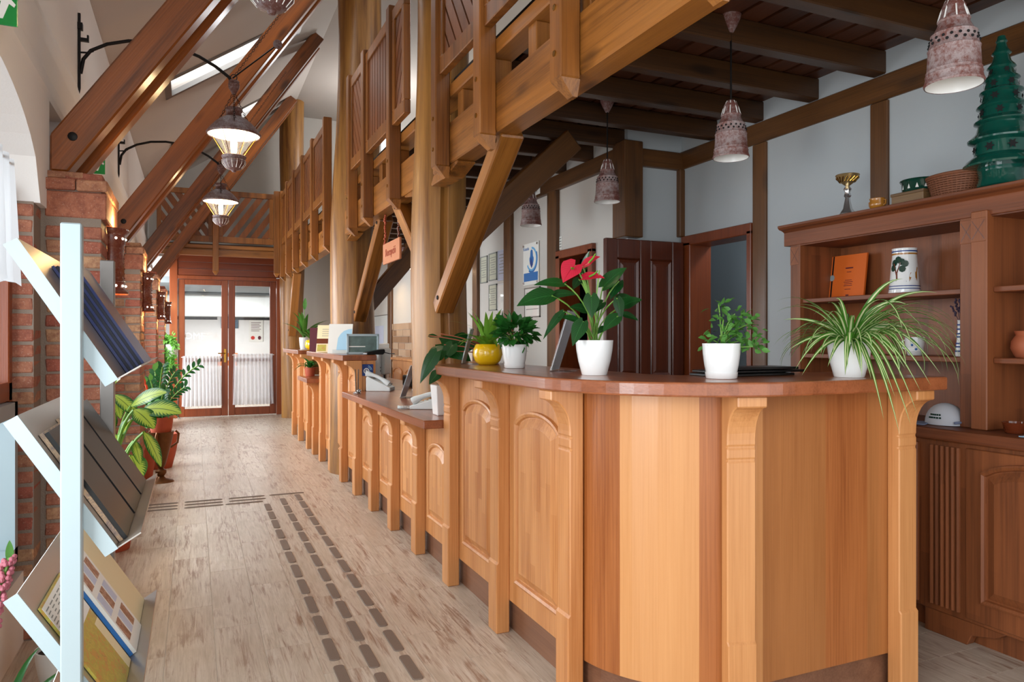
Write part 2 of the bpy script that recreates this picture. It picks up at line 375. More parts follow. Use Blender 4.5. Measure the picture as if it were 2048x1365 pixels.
M['hotinner'] = flat('lit_white_glaze', (1, .93, .8), .4, emit=2.2)
M['bulb'] = flat('lit_bulb', (1, .78, .42), .3, emit=14)
M['green'] = flat('green_glaze', '#12584A', .12, coat=.6, var=.5, bscale=60)
M['greendk'] = flat('dark_green_glaze', '#0E3A2E', .12, coat=.6)
M['ochre'] = flat('ochre_glaze', '#B8792A', .2, coat=.4, var=.3)
M['jug'] = flat('orange_clay', '#B0613F', .6)
M['brown'] = flat('brown_glaze', '#6A2F18', .15, coat=.5)
M['wicker'] = flat('wicker', '#8A5233', .6, var=.5, bscale=500)
M['paper'] = flat('white_paper', '#ECEBE4', .7)
M['paperg'] = flat('greenish_paper', '#C8C9B4', .7); M['paperb'] = flat('bluish_paper', '#C3C9DC', .7)
M['ink'] = flat('dark_ink', '#2B2B2B', .7); M['inkb'] = flat('blue_ink', '#2E6FB4', .6); M['inkl'] = flat('light_blue_ink', '#69AEDC', .6)
M['inkg'] = flat('grey_ink', '#8D8F88', .7)
M['navy'] = flat('navy_cover', '#1B2C66', .35); M['navyd'] = flat('navy_pages', '#10172E', .5)
M['orange'] = flat('orange_card', '#E06A1E', .55); M['maroon'] = flat('maroon_card', '#5A1226', .5)
M['cream'] = flat('cream_card', '#E8DAB0', .5); M['sky'] = flat('sky_blue_card', '#A9D3EA', .5)
M['signblue'] = flat('sign_blue', '#123C86', .4)
M['exit'] = flat('exit_green', '#0E8A3C', .2); M['cloth'] = sheer('sheer_white_cloth', (.93, .93, .96), .8)
M['clothw'] = sheer('white_cloth', (.6, .61, .62), .95); M['thinglass'] = glassy('picture_glass', (1, 1, 1), .012); M['ceilp'] = flat('ceiling_plaster', '#BFB5AC', .85)
M['anth'] = leafmat('anthurium_leaf', '#0B3015', '#1E5320', '#2F6E34', rough=.22)
M['spathe'] = leafmat('red_spathe', '#B80F28', '#D6304A', '#8E0A1E', rough=.2)
M['spider'] = leafmat('spider_leaf', '#3E7A22', '#5E9A34', '#E2E8B4', stripe=.2)
M['brom'] = leafmat('bromeliad_leaf', '#4F8A22', '#7FB03C', rough=.35)
M['kal'] = leafmat('dark_small_leaf', '#1F5A1E', '#2F7A2C', rough=.4)
M['pelarg'] = leafmat('soft_green_leaf', '#3B7A2E', '#6FA950', rough=.55)
M['dieff'] = leafmat('variegated_leaf', '#174A1C', '#2E6E26', '#A6BE48', spots=1, rough=.3)
M['fern'] = leafmat('bright_fern', '#7CC24E', '#A6DC74', rough=.6)
M['zz'] = leafmat('zz_leaf', '#163F20', '#2C6632', rough=.25)
M['peace'] = leafmat('peace_leaf', '#2C5E1E', '#5C9236', rough=.35)
M['stem'] = flat('green_stem', '#6E9A3E', .5); M['stemd'] = flat('brown_stem', '#5A4128', .7)
M['pinkfl'] = flat('pink_flower', '#C4707E', .6); M['chili'] = flat('orange_red_chili', '#D8481E', .3)

M['stone1'] = flat('tan_stone', '#B08C6E', .8, bump=.4, bscale=40, var=.3); M['stone2'] = flat('brown_stone', '#9A7658', .8, bump=.4, bscale=40, var=.3)
M['stone3'] = flat('pale_stone', '#BFA083', .8, bump=.4, bscale=40, var=.3)
M['bluepic'] = flat('blue_grey_print', '#5E7C94', .5, var=.7, bscale=200); M['anthred'] = flat('red_print', '#C8352B', .6)

M['blueplate'] = flat('blue_glaze', '#3C6E9E', .25, var=.4); M['lav'] = flat('dried_lavender', '#4A3A4E', .9)
M['capwhite'] = flat('cap_cloth', '#C9CDD6', .85); M['capblue'] = flat('cap_blue_cloth', '#7E8AA8', .85)
M['insert'] = flat('blank_insert', '#D6D8DC', .5); M['land'] = flat('landscape_photo', '#6F8A84', .3, var=.8, bscale=120)
M['woodbox'] = wood('pale_box_wood', '#8A6A44', '#5E452A', axis='Y')
# ---------------------------------------------------------------- floor: wood-look tiles, tactile bars
fl = struct(obj('floor', MB().box(-.9, 5.2, -3, 13.1, -.06, -.0022), M['grout']))
PW, PL = .1866, .85
_pm = {}
def plank(x0, x1, y0, y1):
    L = y1 - y0; wd = x1 - x0
    key = (round(L, 2), round(wd, 3))
    if key not in _pm:
        bm_ = MB().box(.0012, wd - .0012, .0012, L - .0012, -.006, 0); _pm[key] = mesh('plank', bm_, M['plank'])
    o = bpy.data.objects.new('plank', _pm[key]); COL.objects.link(o); o.parent = fl
    o.location = wm(fl).inverted() @ Vector((x0, y0, 0))
npl = 0
k = -4
while True:
    x0 = .08 + PW * k
    if x0 > 1.36: break
    ph = (k * .37) % 1 * PL
    y = .9 - ph
    while y < 13.05:
        y1 = min(y + PL, 13.05)
        if y1 > 1.1 and not (x0 < -.7 and y > 4): plank(x0, x0 + PW, y, y1); npl += 1
        y += PL
    k += 1
# the rest of the floor (behind the counter and by the cabinets): planks run crosswise
y = .3
j = 0
while y < 2.7:
    x = 1.365 + (-.5 if j % 2 else 0) - .1
    x = max(x, 1.366)
    first = True
    while x < 4.4:
        x1 = x + (.45 if first and j % 2 else .85); first = False
        o = MB().box(.001, x1 - x - .001, .001, PW - .001, -.006, 0)
        key = ('c', round(x1 - x, 2))
        if key not in _pm: _pm[key] = mesh('plank', MB().box(.0012, x1-x-.0012, .0012, PW-.0012, -.006, 0), M['plank'])
        if x1 > 1.9:
            ob = bpy.data.objects.new('plank', _pm[key]); COL.objects.link(ob); ob.parent = fl
            ob.location = wm(fl).inverted() @ Vector((x, y, 0)); npl += 1
        x = x1
    y += PW; j += 1
obj('under_counter_floor', MB().box(1.366, 3.4, 2.72, 13.05, -.006, -.001), M['plank'], fl)
obj('side_floor', MB().box(-.9, -.667, -3, 13.05, -.006, -.001), M['plank'], fl)
obj('front_floor', MB().box(-.667, 5, -3, .2, -.006, -.001), M['plank'], fl)
def rbar(w, l, h=.005, r=.014):
    pts = []
    for cx, cy, a0 in ((w/2-r, l/2-r, 0), (-w/2+r, l/2-r, 90), (-w/2+r, -l/2+r, 180), (w/2-r, -l/2+r, 270)):
        for q in (0, 45, 90): pts.append((cx + r*math.cos(R(a0+q)), cy + r*math.sin(R(a0+q))))
    n = len(pts); vs = [(x, y, -.001) for x, y in pts] + [(x, y, h*.6) for x, y in pts] + [(x*.93, y*.985, h) for x, y in pts]
    fs = [(i,(i+1)%n,n+(i+1)%n,n+i) for i in range(n)] + [(n+i,n+(i+1)%n,2*n+(i+1)%n,2*n+i) for i in range(n)] + [tuple(range(2*n,3*n))]
    return mesh('tactile_bar', MB().add(vs, fs), M['tact'], 40)
bv = rbar(.042, .225); bh = rbar(.275, .026)
def bar(me, x, y):
    o = bpy.data.objects.new('tactile_bar', me); COL.objects.link(o); o.parent = fl
    o.location = wm(fl).inverted() @ Vector((x, y, 0))
for x, ys in ((.515, 5.78), (.645, 5.93), (.772, 6.04)):
    y = ys
    while y > 1.5: bar(bv, x, y); y -= .275
for y, xs in ((6.215, (.70, .39, .07, -.25, -.55)), (6.11, (.39, .07, -.25, -.55)), (6.005, (.36, .07, -.25, -.55))):
    for x in xs: bar(bh, x, y)

# ---------------------------------------------------------------- walls
PY = [1.15, 3.78, 6.39, 9.0, 11.5]          # near faces of the brick piers
PD = .52                                   # pier length along the wall
XW, XL = -.66, -.60
wl = MB()
wl.box(XW - .25, XW, -3, 13.1, 2.36, 3.62)           # upper wall
for y in PY: wl.box(XW - .25, XW, y - .0, y + PD, 1.98, 2.36)
# arched plaster surround of each bay, standing proud of the upper wall
bays = [(-.9, 1.15)] + [(PY[i] + PD - .1, PY[i+1]) for i in range(4)]
def arch_z(y, a, b_, zs=1.86, rise=.40):
    t = (y - (a + b_) / 2) / ((b_ - a) / 2); return zs + rise * math.sqrt(max(0, 1 - t * t))
for a, b_ in bays:
    n = 20; A = a + .02; B = b_ - .14
    ys = [A + (B - A) * i / n for i in range(n + 1)]
    lo = [(y, arch_z(y, A, B)) for y in ys]
    pts = [(a, 1.86)] + lo + [(b_ + .07, 1.86), (b_ + .07, 2.36), (a, 2.36)]
    # split in quads between the arch line and the top
    top = [(y, 2.36) for y in ys]
    for i in range(n):
        wl.xprism([lo[i], lo[i+1], top[i+1], top[i]], XW - .25, XL)
    wl.xprism([(B, 1.86), (b_ + .07, 1.86), (b_ + .07, 2.36), (B, 2.36)], XW - .25, XL)
    # low parapet under the window
    wl.box(XW - .25, XL - .06, a, b_ - .1, 0, .3)
wall_l = struct(obj('wall_left', wl, M['plaster']))
# stepped cornice on the left wall
cs = MB().yprism([(XW - .02, 2.36), (XL, 2.36), (XL + .005, 2.39), (XW + .04, 2.5), (XW + .045, 2.62), (XW + .02, 2.66), (XW + .02, 2.76), (XW, 2.84), (XW - .02, 2.84)], -3, 13.1)
struct(obj('trim_1', cs, M['plaster']))

# windows of the left wall (wooden frame, white lower sash, panes)
for i, (a, b_) in enumerate(bays):
    w = sempty('window_%d' % (i + 1), (XW - .06, (a + b_) / 2, .3))
    A = a + .02; B = b_ - .14; X0, X1 = XW - .1, XW - .04
    f = MB()
    for y in (A, (A+B)/2 - .03, B - .06): f.box(X0, X1, y, y + .06, .3, 1.86 + (.38 if abs(y - (A+B)/2) < .1 else .05))
    f.box(X0, X1, A, B, 1.02, 1.1); f.box(X0, X1, A, B, .3, .36)
    obj('window_frame', f, M['red'], w, bevel=.004)
    s = MB()
    for y0, y1 in ((A + .06, (A+B)/2 - .03), ((A+B)/2 + .03, B - .06)):
        s.box(X0 + .01, X1 + .03, y0, y0 + .05, .36, 1.02); s.box(X0 + .01, X1 + .03, y1 - .05, y1, .36, 1.02)
        s.box(X0 + .01, X1 + .03, y0, y1, .36, .42); s.box(X0 + .01, X1 + .03, y0, y1, .96, 1.02)
    obj('lower_sash', s, M['alu'], w)
    g = MB()
    for y0, y1 in ((A + .06, (A+B)/2 - .03), ((A+B)/2 + .03, B - .06)):
        g.add([(X0+.03, y0, .36), (X0+.03, y1, .36), (X0+.03, y1, 1.86), (X0+.03, y0, 1.86)], [(0, 1, 2, 3)])
    g.add([(X0+.03, A + (B-A)*k/16, z) for z in (1.86, ) for k in range(17)] + [(X0+.03, A + (B-A)*k/16, arch_z(A + (B-A)*k/16, A, B)) for k in range(17)], [(k, k+1, 18+k, 17+k) for k in range(16)])
    obj('pane', g, M['dimglass'], w)

# right-hand walls
XR, XI, YN = 3.40, 2.92, 4.54
wr = MB().box(XR, XR + .15, -.6, 3.757, 0, 4.2).box(XR, XR + .15, 3.757, 4.507, 2.045, 4.2).box(XR, XR+.15, 4.507, YN, 0, 4.2)
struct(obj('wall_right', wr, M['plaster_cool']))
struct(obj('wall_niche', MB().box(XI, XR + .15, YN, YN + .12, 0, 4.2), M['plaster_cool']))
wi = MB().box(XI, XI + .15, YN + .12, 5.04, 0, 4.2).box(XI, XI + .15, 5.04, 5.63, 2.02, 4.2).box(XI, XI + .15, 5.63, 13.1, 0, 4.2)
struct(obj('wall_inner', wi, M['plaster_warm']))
# room seen through the doorway, and the dark closet
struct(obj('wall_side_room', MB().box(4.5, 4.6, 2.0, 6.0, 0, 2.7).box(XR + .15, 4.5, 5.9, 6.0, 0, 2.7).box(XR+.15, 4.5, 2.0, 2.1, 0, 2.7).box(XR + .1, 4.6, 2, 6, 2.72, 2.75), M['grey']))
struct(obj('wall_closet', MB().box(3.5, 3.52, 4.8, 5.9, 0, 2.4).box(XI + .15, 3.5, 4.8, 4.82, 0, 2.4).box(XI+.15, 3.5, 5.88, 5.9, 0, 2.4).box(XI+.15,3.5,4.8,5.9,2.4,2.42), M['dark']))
# far wall right of the door, end wall above, upstairs wall
struct(obj('wall_far', MB().box(1.62, 3.1, 12.95, 13.1, 0, 6.2).box(-.9, 1.62, 12.95, 13.1, 2.62, 6.2), M['plaster_warm']))
struct(obj('wall_upper', MB().box(4.2, 4.3, -3, 13.1, 2.9, 6.4), M['plaster']))
# sloping ceiling with skylight openings
def cz(x): return min(3.65 + .68 * (x + .65), 5.12)
SKY = [(5.6, 6.15), (8.2, 8.75), (10.8, 11.35)]; SX0, SX1 = -.25, 1.1
ce = MB()
def slab(x0, x1, y0, y1):
    ce.add([(x0, y0, cz(x0)), (x1, y0, cz(x1)), (x1, y1, cz(x1)), (x0, y1, cz(x0)), (x0, y0, cz(x0)+.12), (x1, y0, cz(x1)+.12), (x1, y1, cz(x1)+.12), (x0, y1, cz(x0)+.12)],
        [(0,1,2,3),(7,6,5,4),(0,4,5,1),(1,5,6,2),(2,6,7,3),(3,7,4,0)])
slab(-.95, SX0, -3, 13.1); slab(SX1, 1.511, -3, 13.1); slab(1.511, 4.3, -3, 13.1)
ye = -3
for a, b_ in SKY: slab(SX0, SX1, ye, a); ye = b_
slab(SX0, SX1, ye, 13.1)
struct(obj('ceiling', ce, M['ceilp']))
for i, (a, b_) in enumerate(SKY):
    w = sempty('window_%d' % (i + 6), (0, a, cz(0)))
    f = MB()
    def sl(x0, x1, y0, y1, z=-.015):
        f.add([(x, y, cz(x) + dz) for dz in (z, z + .06) for x, y in ((x0,y0),(x1,y0),(x1,y1),(x0,y1))], [(0,1,2,3),(7,6,5,4),(0,4,5,1),(1,5,6,2),(2,6,7,3),(3,7,4,0)])
    sl(SX0-.03, SX0+.03, a-.03, b_+.03); sl(SX1-.03, SX1+.03, a-.03, b_+.03); sl(SX0-.03, SX1+.03, a-.03, a+.03); sl(SX0-.03, SX1+.03, b_-.03, b_+.03)
    obj('skylight_frame', f, M['alu_d'], w)
    obj('pane', MB().add([(SX0, a, cz(SX0)+.08), (SX1, a, cz(SX1)+.08), (SX1, b_, cz(SX1)+.08), (SX0, b_, cz(SX0)+.08)], [(0,1,2,3)]), M['glass'], w)

# timber framing of the right walls (each its own timber)
def tim(label, a, b_, w, h, up=(0, 0, 1), name='wall_timber', mat='frame', group='timbers on the white walls behind the counter'):
    return tag(beam(name, a, b_, w, h, M[mat], up=up), label, 'timber', group)
tim('long horizontal timber on the white wall above the bookcase', (XR + .012, -.5, 2.63), (XR + .012, YN, 2.63), .06, .135)
tim('horizontal timber on the short white wall above the open door leaf', (XI, YN - .01, 2.62), (XR, YN - .01, 2.62), .06, .13)
tim('long horizontal timber on the inner white wall behind the reception desks', (XI - .01, YN - .05, 2.64), (XI - .01, 12.9, 2.64), .06, .13)
tim('upright timber between the grey doorway and the bookcase', (XR + .012, 3.695, 0), (XR + .012, 3.695, 2.56), .06, .123, up=(0, 1, 0))
tim('upright timber on the white wall right above the bookcase', (XR + .012, 2.79, 0), (XR + .012, 2.79, 2.56), .06, .11, up=(0, 1, 0))
tim('slim corner timber above the grey doorway', (XR - .02, YN - .02, 2.05), (XR - .02, YN - .02, 2.56), .05, .05, up=(0, 1, 0))
tim('thick corner post rising above the dark red door leaf', (XI + .0, YN + .0, 2.02), (XI + .0, YN + .0, 2.72), .16, .17, up=(0, 1, 0))
tim('upright timber beside the dark closet doorway', (XI - .01, 5.71, 0), (XI - .01, 5.71, 2.58), .06, .17, up=(0, 1, 0))
tim('upright timber between the certificates and the oil drop poster', (XI - .01, 6.70, 0), (XI - .01, 6.70, 2.58), .06, .17, up=(0, 1, 0))
tim('upright timber left of the certificates', (XI - .01, 7.62, 0), (XI - .01, 7.62, 2.58), .06, .14, up=(0, 1, 0))
tim('upright timber right of the framed picture, seen between the logs', (XI - .01, 11.5, 0), (XI - .01, 11.5, 2.58), .06, .22, up=(0, 1, 0))
# stone cladding on the inner wall
sd = sempty('wall_stone_dado', (XI, 10.4, 0))
random.seed(3)
for r_ in range(15):
    y = 8.9 + random.uniform(-.25, 0); z = .02 + r_ * .1
    while y < 11.35:
        l = random.uniform(.22, .5); d = random.uniform(.015, .03)
        obj('stone', MB().box(XI - d, XI, max(y, 8.9) + .003, min(y + l, 11.38) - .003, z, z + .095), random.choice((M['stone1'], M['stone2'], M['stone3'])), sd)
        y += l

# ---------------------------------------------------------------- doors
d1 = sempty('door_1', (.52, 12.93, 0))
f = MB(); Y0, Y1 = 12.84, 12.95; DX0, DX1 = -.36, 1.62
f.box(DX0, -.24, Y0, Y1, 0, 2.64); f.box(1.28, 1.40, Y0, Y1, 0, 2.3); f.box(1.40, DX1, Y0+.02, Y1, 0, 2.64); f.box(-.24, 1.28, Y0, Y1, 2.25, 2.31)
obj('door_frame', f, M['red'], d1, bevel=.006)
z = 2.31
while z < 2.6:
    obj('transom_board', MB().box(-.24, 1.40, Y0 + .015, Y1, z + .002, min(z + .11, 2.64) - .002), M['redx'], d1, bevel=.003); z += .11
for n, (x0, x1) in enumerate(((-.24, .52), (.52, 1.28))):
    f = MB(); s = .105; y0, y1 = 12.865, 12.92
    f.box(x0 + .004, x0 + s, y0, y1, .01, 2.245); f.box(x1 - s, x1 - .004, y0, y1, .01, 2.245)
    f.box(x0 + s, x1 - s, y0, y1, .01, .14); f.box(x0 + s, x1 - s, y0, y1, 2.16, 2.245)
    f.box(x0 + s, x1 - s, y0 + .005, y1, .90, .96)
    lf = obj('door_leaf', f, M['red'], d1, bevel=.006)
    obj('pane', MB().add([(x0+s, 12.895, .14), (x1-s, 12.895, .14), (x1-s, 12.895, 2.16), (x0+s, 12.895, 2.16)], [(0,1,2,3)]), M['glass'], lf)
    if n == 0:
        h = MB().cbox((.47, 12.862, 1.0), (.035, .01, .22)).tube([(.47, 12.86, 1.04), (.47, 12.81, 1.04), (.40, 12.80, 1.04), (.36, 12.80, 1.04)], .009)
        obj('door_handle', h, M['brass'], lf, 40)
# sheer half curtains on the leaves
def curtain(name, x0, x1, y, z0, z1, lab, mat, folds=11, amp=.016, flare=.05, scal=12, axis='x', grp=None):
    t = thing(name, lab, 'curtain', ((x0 + x1) / 2, y, z0) if axis == 'x' else (y, (x0 + x1) / 2, z0), 0, grp)
    nx, nz = 110, 18; vs = []; fs = []
    for j in range(nz + 1):
        v = j / nz; zz = z1 + (z0 - z1) * v
        for i in range(nx + 1):
            u = i / nx; x = x0 + (x1 - x0) * u + (u - .5) * flare * v ** 1.5
            d = amp * (1 + v) * math.sin(2 * math.pi * folds * u + 1.2 * math.sin(7 * u + v)) + .004 * math.sin(60 * u)
            z_ = zz + (.018 * abs(math.sin(math.pi * scal * u)) if j == nz else 0)
            vs.append((x, y + d, z_) if axis == 'x' else (y + d, x, z_))
    for j in range(nz):
        for i in range(nx): a = j*(nx+1)+i; fs.append((a, a+1, a+nx+2, a+nx+1))
    obj('cloth', MB().add(vs, fs), mat, t, 80)
    zr = z1 - .02
    r_ = MB().tube([(x0 - .02, y, zr), (x1 + .02, y, zr)] if axis == 'x' else [(y, x0 - .02, zr), (y, x1 + .02, zr)], .006)
    obj('curtain_rod', r_, M['white'], t, 40)
    return t
curtain('half_curtain', -.17, .40, 12.84, .17, 1.0, 'sheer white half curtain on the left leaf of the far glazed door', M['cloth'], grp='half curtains on the far door')
curtain('half_curtain', .60, 1.22, 12.84, .17, 1.03, 'sheer white half curtain on the right leaf of the far glazed door', M['cloth'], grp='half curtains on the far door')
# room behind the far door
struct(obj('wall_back_room', MB().box(-1.5, 3.2, 16.5, 16.6, 0, 2.7).box(-1.6, -1.5, 13.1, 16.6, 0, 2.7).box(3.2, 3.3, 13.1, 16.6, 0, 2.7), M['whitem']))
struct(obj('ceiling_back_room', MB().box(-1.6, 3.3, 13.1, 16.6, 2.2, 2.3), M['grey']))
struct(obj('floor_back_room', MB().box(-1.6, 3.3, 13.1, 16.6, -.06, -.002), M['plank']))
t = thing('air_curtain_unit', 'long white ventilation casing with dark slots seen through the far door', 'ventilator', (.1, 15.6, 1.95), group=None)
for x0, x1 in ((-1.3, .62), (.74, 2.2)):
    obj('casing', MB().box(x0, x1, 15.4, 15.8, 1.72, 2.12), M['casing'], t, bevel=.01)
    s = MB(); x = x0 + .05
    while x < x1 - .25: s.box(x, x + .04, 15.39, 15.4, 1.66, 1.70); x += .055
    s.box(x0, x1 - .2, 15.4, 15.45, 1.655, 1.71); obj('slot_strip', s, M['iron'], t)['kind'] = 'stuff'
tag(obj('notice_sheet', MB().box(1.08, 1.36, 16.47, 16.49, 1.22, 1.68), M['paper']), 'white paper notice with red marks behind the right leaf of the far door', 'notice')
o = bpy.data.objects['notice_sheet']
mk = MB()
for j in range(6): mk.box(1.12, 1.12 + .2 - .03 * (j % 2), 16.465, 16.47, 1.62 - j*.035, 1.63 - j*.035)
obj('text_lines', mk, M['maroon'], o)['kind'] = 'stuff'
mk = MB().yprism([(1.155 + .04*math.cos(R(a)), 1.30 + .04*math.sin(R(a))) for a in range(0, 360, 30)], 16.462, 16.468); obj('red_roundel', mk, M['anthred'], o)
mk = MB().yprism([(1.29 + .035*math.cos(R(a)), 1.30 + .045*math.sin(R(a))) for a in range(0, 360, 60)], 16.462, 16.468); obj('pictogram', mk, M['maroon'], o)
tag(obj('blue_picture', MB().box(.52, .86, 16.46, 16.49, 1.50, 1.80), M['bluepic'], bevel=.004), 'small blue grey picture behind the left leaf of the far door', 'picture')
tb = thing('side_table', 'pale table loaded with orange boxes behind the left leaf of the far door', 'table', (.35, 15.2, 0))
obj('tabletop', MB().box(-.2, .95, 14.9, 15.5, .72, .76), M['whitem'], tb)
for x in (-.15, .9):
    for y in (14.95, 15.45): obj('leg', MB().box(x-.02, x+.02, y-.02, y+.02, 0, .72), M['whitem'], tb)
for i, (x, z, wd, mt) in enumerate(((.42, .76, .34, 'orange'), (.5, .86, .26, 'paper'), (.48, .93, .3, 'orange'))):
    tag(obj('carton', MB().box(x, x + wd, 15.05, 15.3, z, z + (.1 if i == 0 else .07)), M[mt], bevel=.003), ('lowest orange carton on the table behind the far door', 'white carton between two orange cartons behind the far door', 'topmost orange carton on the table behind the far door')[i], 'box', 'cartons behind the far door')
# faint lettering on the left pane
def text(s, loc, size, mat, parent=None, rot=(R(90), 0, 0), ext=.0008, align='CENTER', name='lettering', sx=1):
    cu = bpy.data.curves.new(name, 'FONT'); cu.body = s; cu.size = size; cu.extrude = ext; cu.align_x = align; cu.align_y = 'CENTER'
    cu.resolution_u = 2
    tmp = bpy.data.objects.new(name, cu); me = bpy.data.meshes.new_from_object(tmp); bpy.data.objects.remove(tmp); bpy.data.curves.remove(cu); me.name = name; me.materials.clear(); me.materials.append(mat)
    o = bpy.data.objects.new(name, me); Mx = Matrix.LocRotScale(Vector(loc), __import__('mathutils').Euler(rot), Vector((sx, 1, 1)))
    link(o, parent, Mx); return o
RX = (R(90), 0, R(-90))       # text facing -X
# doorway in the right wall (casing) and its opened leaf
d2 = sempty('door_2', (XR, 4.13, 0))
c = MB().box(XR - .03, XR + .17, 3.757, 3.80, 0, 2.0).box(XR - .03, XR + .17, 4.40, 4.507, 0, 2.0).box(XR - .03, XR + .17, 3.757, 4.507, 1.975, 2.05)
obj('door_frame', c, M['red'], d2, bevel=.005)
LX0, LX1, LY = 2.68, 3.355, 4.47
lf = MB()
lv = MB().box(LX0, LX0 + .10, LY - .02, LY + .02, .01, 2.0).box(LX1 - .10, LX1, LY - .02, LY + .02, .01, 2.0)
xm = (LX0 + LX1) / 2
lv.box(xm - .045, xm + .045, LY - .02, LY + .02, .01, 2.0)
for z0, z1 in ((.01, .2), (.88, 1.0), (1.86, 2.0)): lv.box(LX0 + .1, xm - .045, LY - .019, LY + .019, z0, z1); lv.box(xm + .045, LX1 - .1, LY - .019, LY + .019, z0, z1)
leaf_ = obj('door_leaf', lv, M['mahog'], d2, bevel=.006)
for x0, x1 in ((LX0 + .1, xm - .045), (xm + .045, LX1 - .1)):
    for z0, z1 in ((.2, .88), (1.0, 1.86)):
        vs = []; 
        for ins, y in ((0, LY - .004), (.012, LY - .014), (.03, LY - .006), (.05, LY - .012)):
            vs += [(x0+ins, y, z0+ins), (x1-ins, y, z0+ins), (x1-ins, y, z1-ins), (x0+ins, y, z1-ins)]
        fs = [(k*4+i, k*4+(i+1)%4, k*4+4+(i+1)%4, k*4+4+i) for k in range(3) for i in range(4)] + [(12, 13, 14, 15)]
        obj('panel', MB().add(vs, fs), M['mahog'], leaf_)
d3 = sempty('door_3', (XI, 5.3, 0))
c = MB().box(XI - .04, XI + .17, 5.0, 5.07, 0, 2.0).box(XI - .04, XI + .17, 5.56, 5.63, 0, 2.0).box(XI - .04, XI + .17, 5.0, 5.63, 1.97, 2.04)
obj('door_frame', c, M['red'], d3, bevel=.005)
# ---------------------------------------------------------------- brick piers
random.seed(11)
def brickmesh(dx, dy, dz, mat, n=4, j=.0025):
    out = []
    for k in range(n):
        mb = MB(); ch = .005
        def q(): return random.uniform(-j, j)
        x, y, z = dx/2, dy/2, dz/2; vs = []
        for sz in (-1, 1):
            for a, b_ in ((-x, -y), (x, -y), (x, y), (-x, y)): vs.append((a + q() - math.copysign(ch, a)*0, b_ + q(), sz * z + q()))
        mb.add(vs, [(0,3,2,1),(4,5,6,7),(0,1,5,4),(1,2,6,5),(2,3,7,6),(3,0,4,7)])
        bm = bmesh.new(); me = mesh('brick', mb, mat); bm.from_mesh(me)
        bmesh.ops.bevel(bm, geom=bm.edges[:], offset=ch, segments=1, affect='EDGES'); bm.to_mesh(me); bm.free(); out.append(me)
    return out
BP = .0665; BH = .054
b_half = brickmesh(.106, .252, BH, M['brick']); b_full = brickmesh(.222, .12, BH, M['brick']); b_jamb = brickmesh(.15, .2, BH, M['brick'])
b_blk = brickmesh(.238, .255, .118, M['brickcap'], 3); b_cap = brickmesh(.122, .28, .05, M['brickcap'], 3); b_top = brickmesh(.15, .24, .034, M['brick'], 3)
piers = []
names = ('nearest', 'second', 'third', 'fourth and farthest')
for i, y0 in enumerate(PY[1:]):
    t = thing('brick_pier', 'red brick pier along the left wall carrying two rafters, %s from camera' % names[i], 'pillar', (-.5, y0 + PD/2, 0), 0, 'brick piers along the left wall')
    obj('mortar', MB().box(-.606, -.389, y0 + .008, y0 + PD - .008, 0, 1.99).box(-.9, -.624, y0 - .142, y0 + PD, 0, 1.90).box(-.9,-.60, y0+.01, y0+PD-.01, 0, 1.95), M['mortar'], t)
    def put(ms, x, y, z):
        o = bpy.data.objects.new('brick', random.choice(ms)); COL.objects.link(o); o.parent = t
        o.location = Vector((x, y, z)) - Vector(t.location); o.rotation_euler = (random.uniform(-.01, .01), random.uniform(-.012, .012), random.uniform(-.012, .012))
    k = 0; z = .004
    while z + BP < 1.815:
        zc = z + BH / 2
        if k % 2:
            for x in (-.55, -.439): 
                for y in (.128, .392): put(b_half, x, y0 + y, zc)
        else:
            for y in (.062, .194, .326, .458): put(b_full, -.495, y0 + y, zc)
        put(b_jamb, -.70, y0 - .045, zc); 
        if k % 2 == 0: put(b_jamb, -.70, y0 + PD + .0, zc)
        z += BP; k += 1
    put(b_jamb, -.70, y0 - .045, z + BH/2)
    for y in (.13, .39): put(b_blk, -.487, y0 + y, 1.884)
    for x in (-.55, -.424):
        for y in (.12, .405): put(b_cap, x, y0 + y, 1.974)
    for x in (-.535, -.46):
        for y in (.14, .39): put(b_top, x, y0 + y, 2.018)
    piers.append(t)

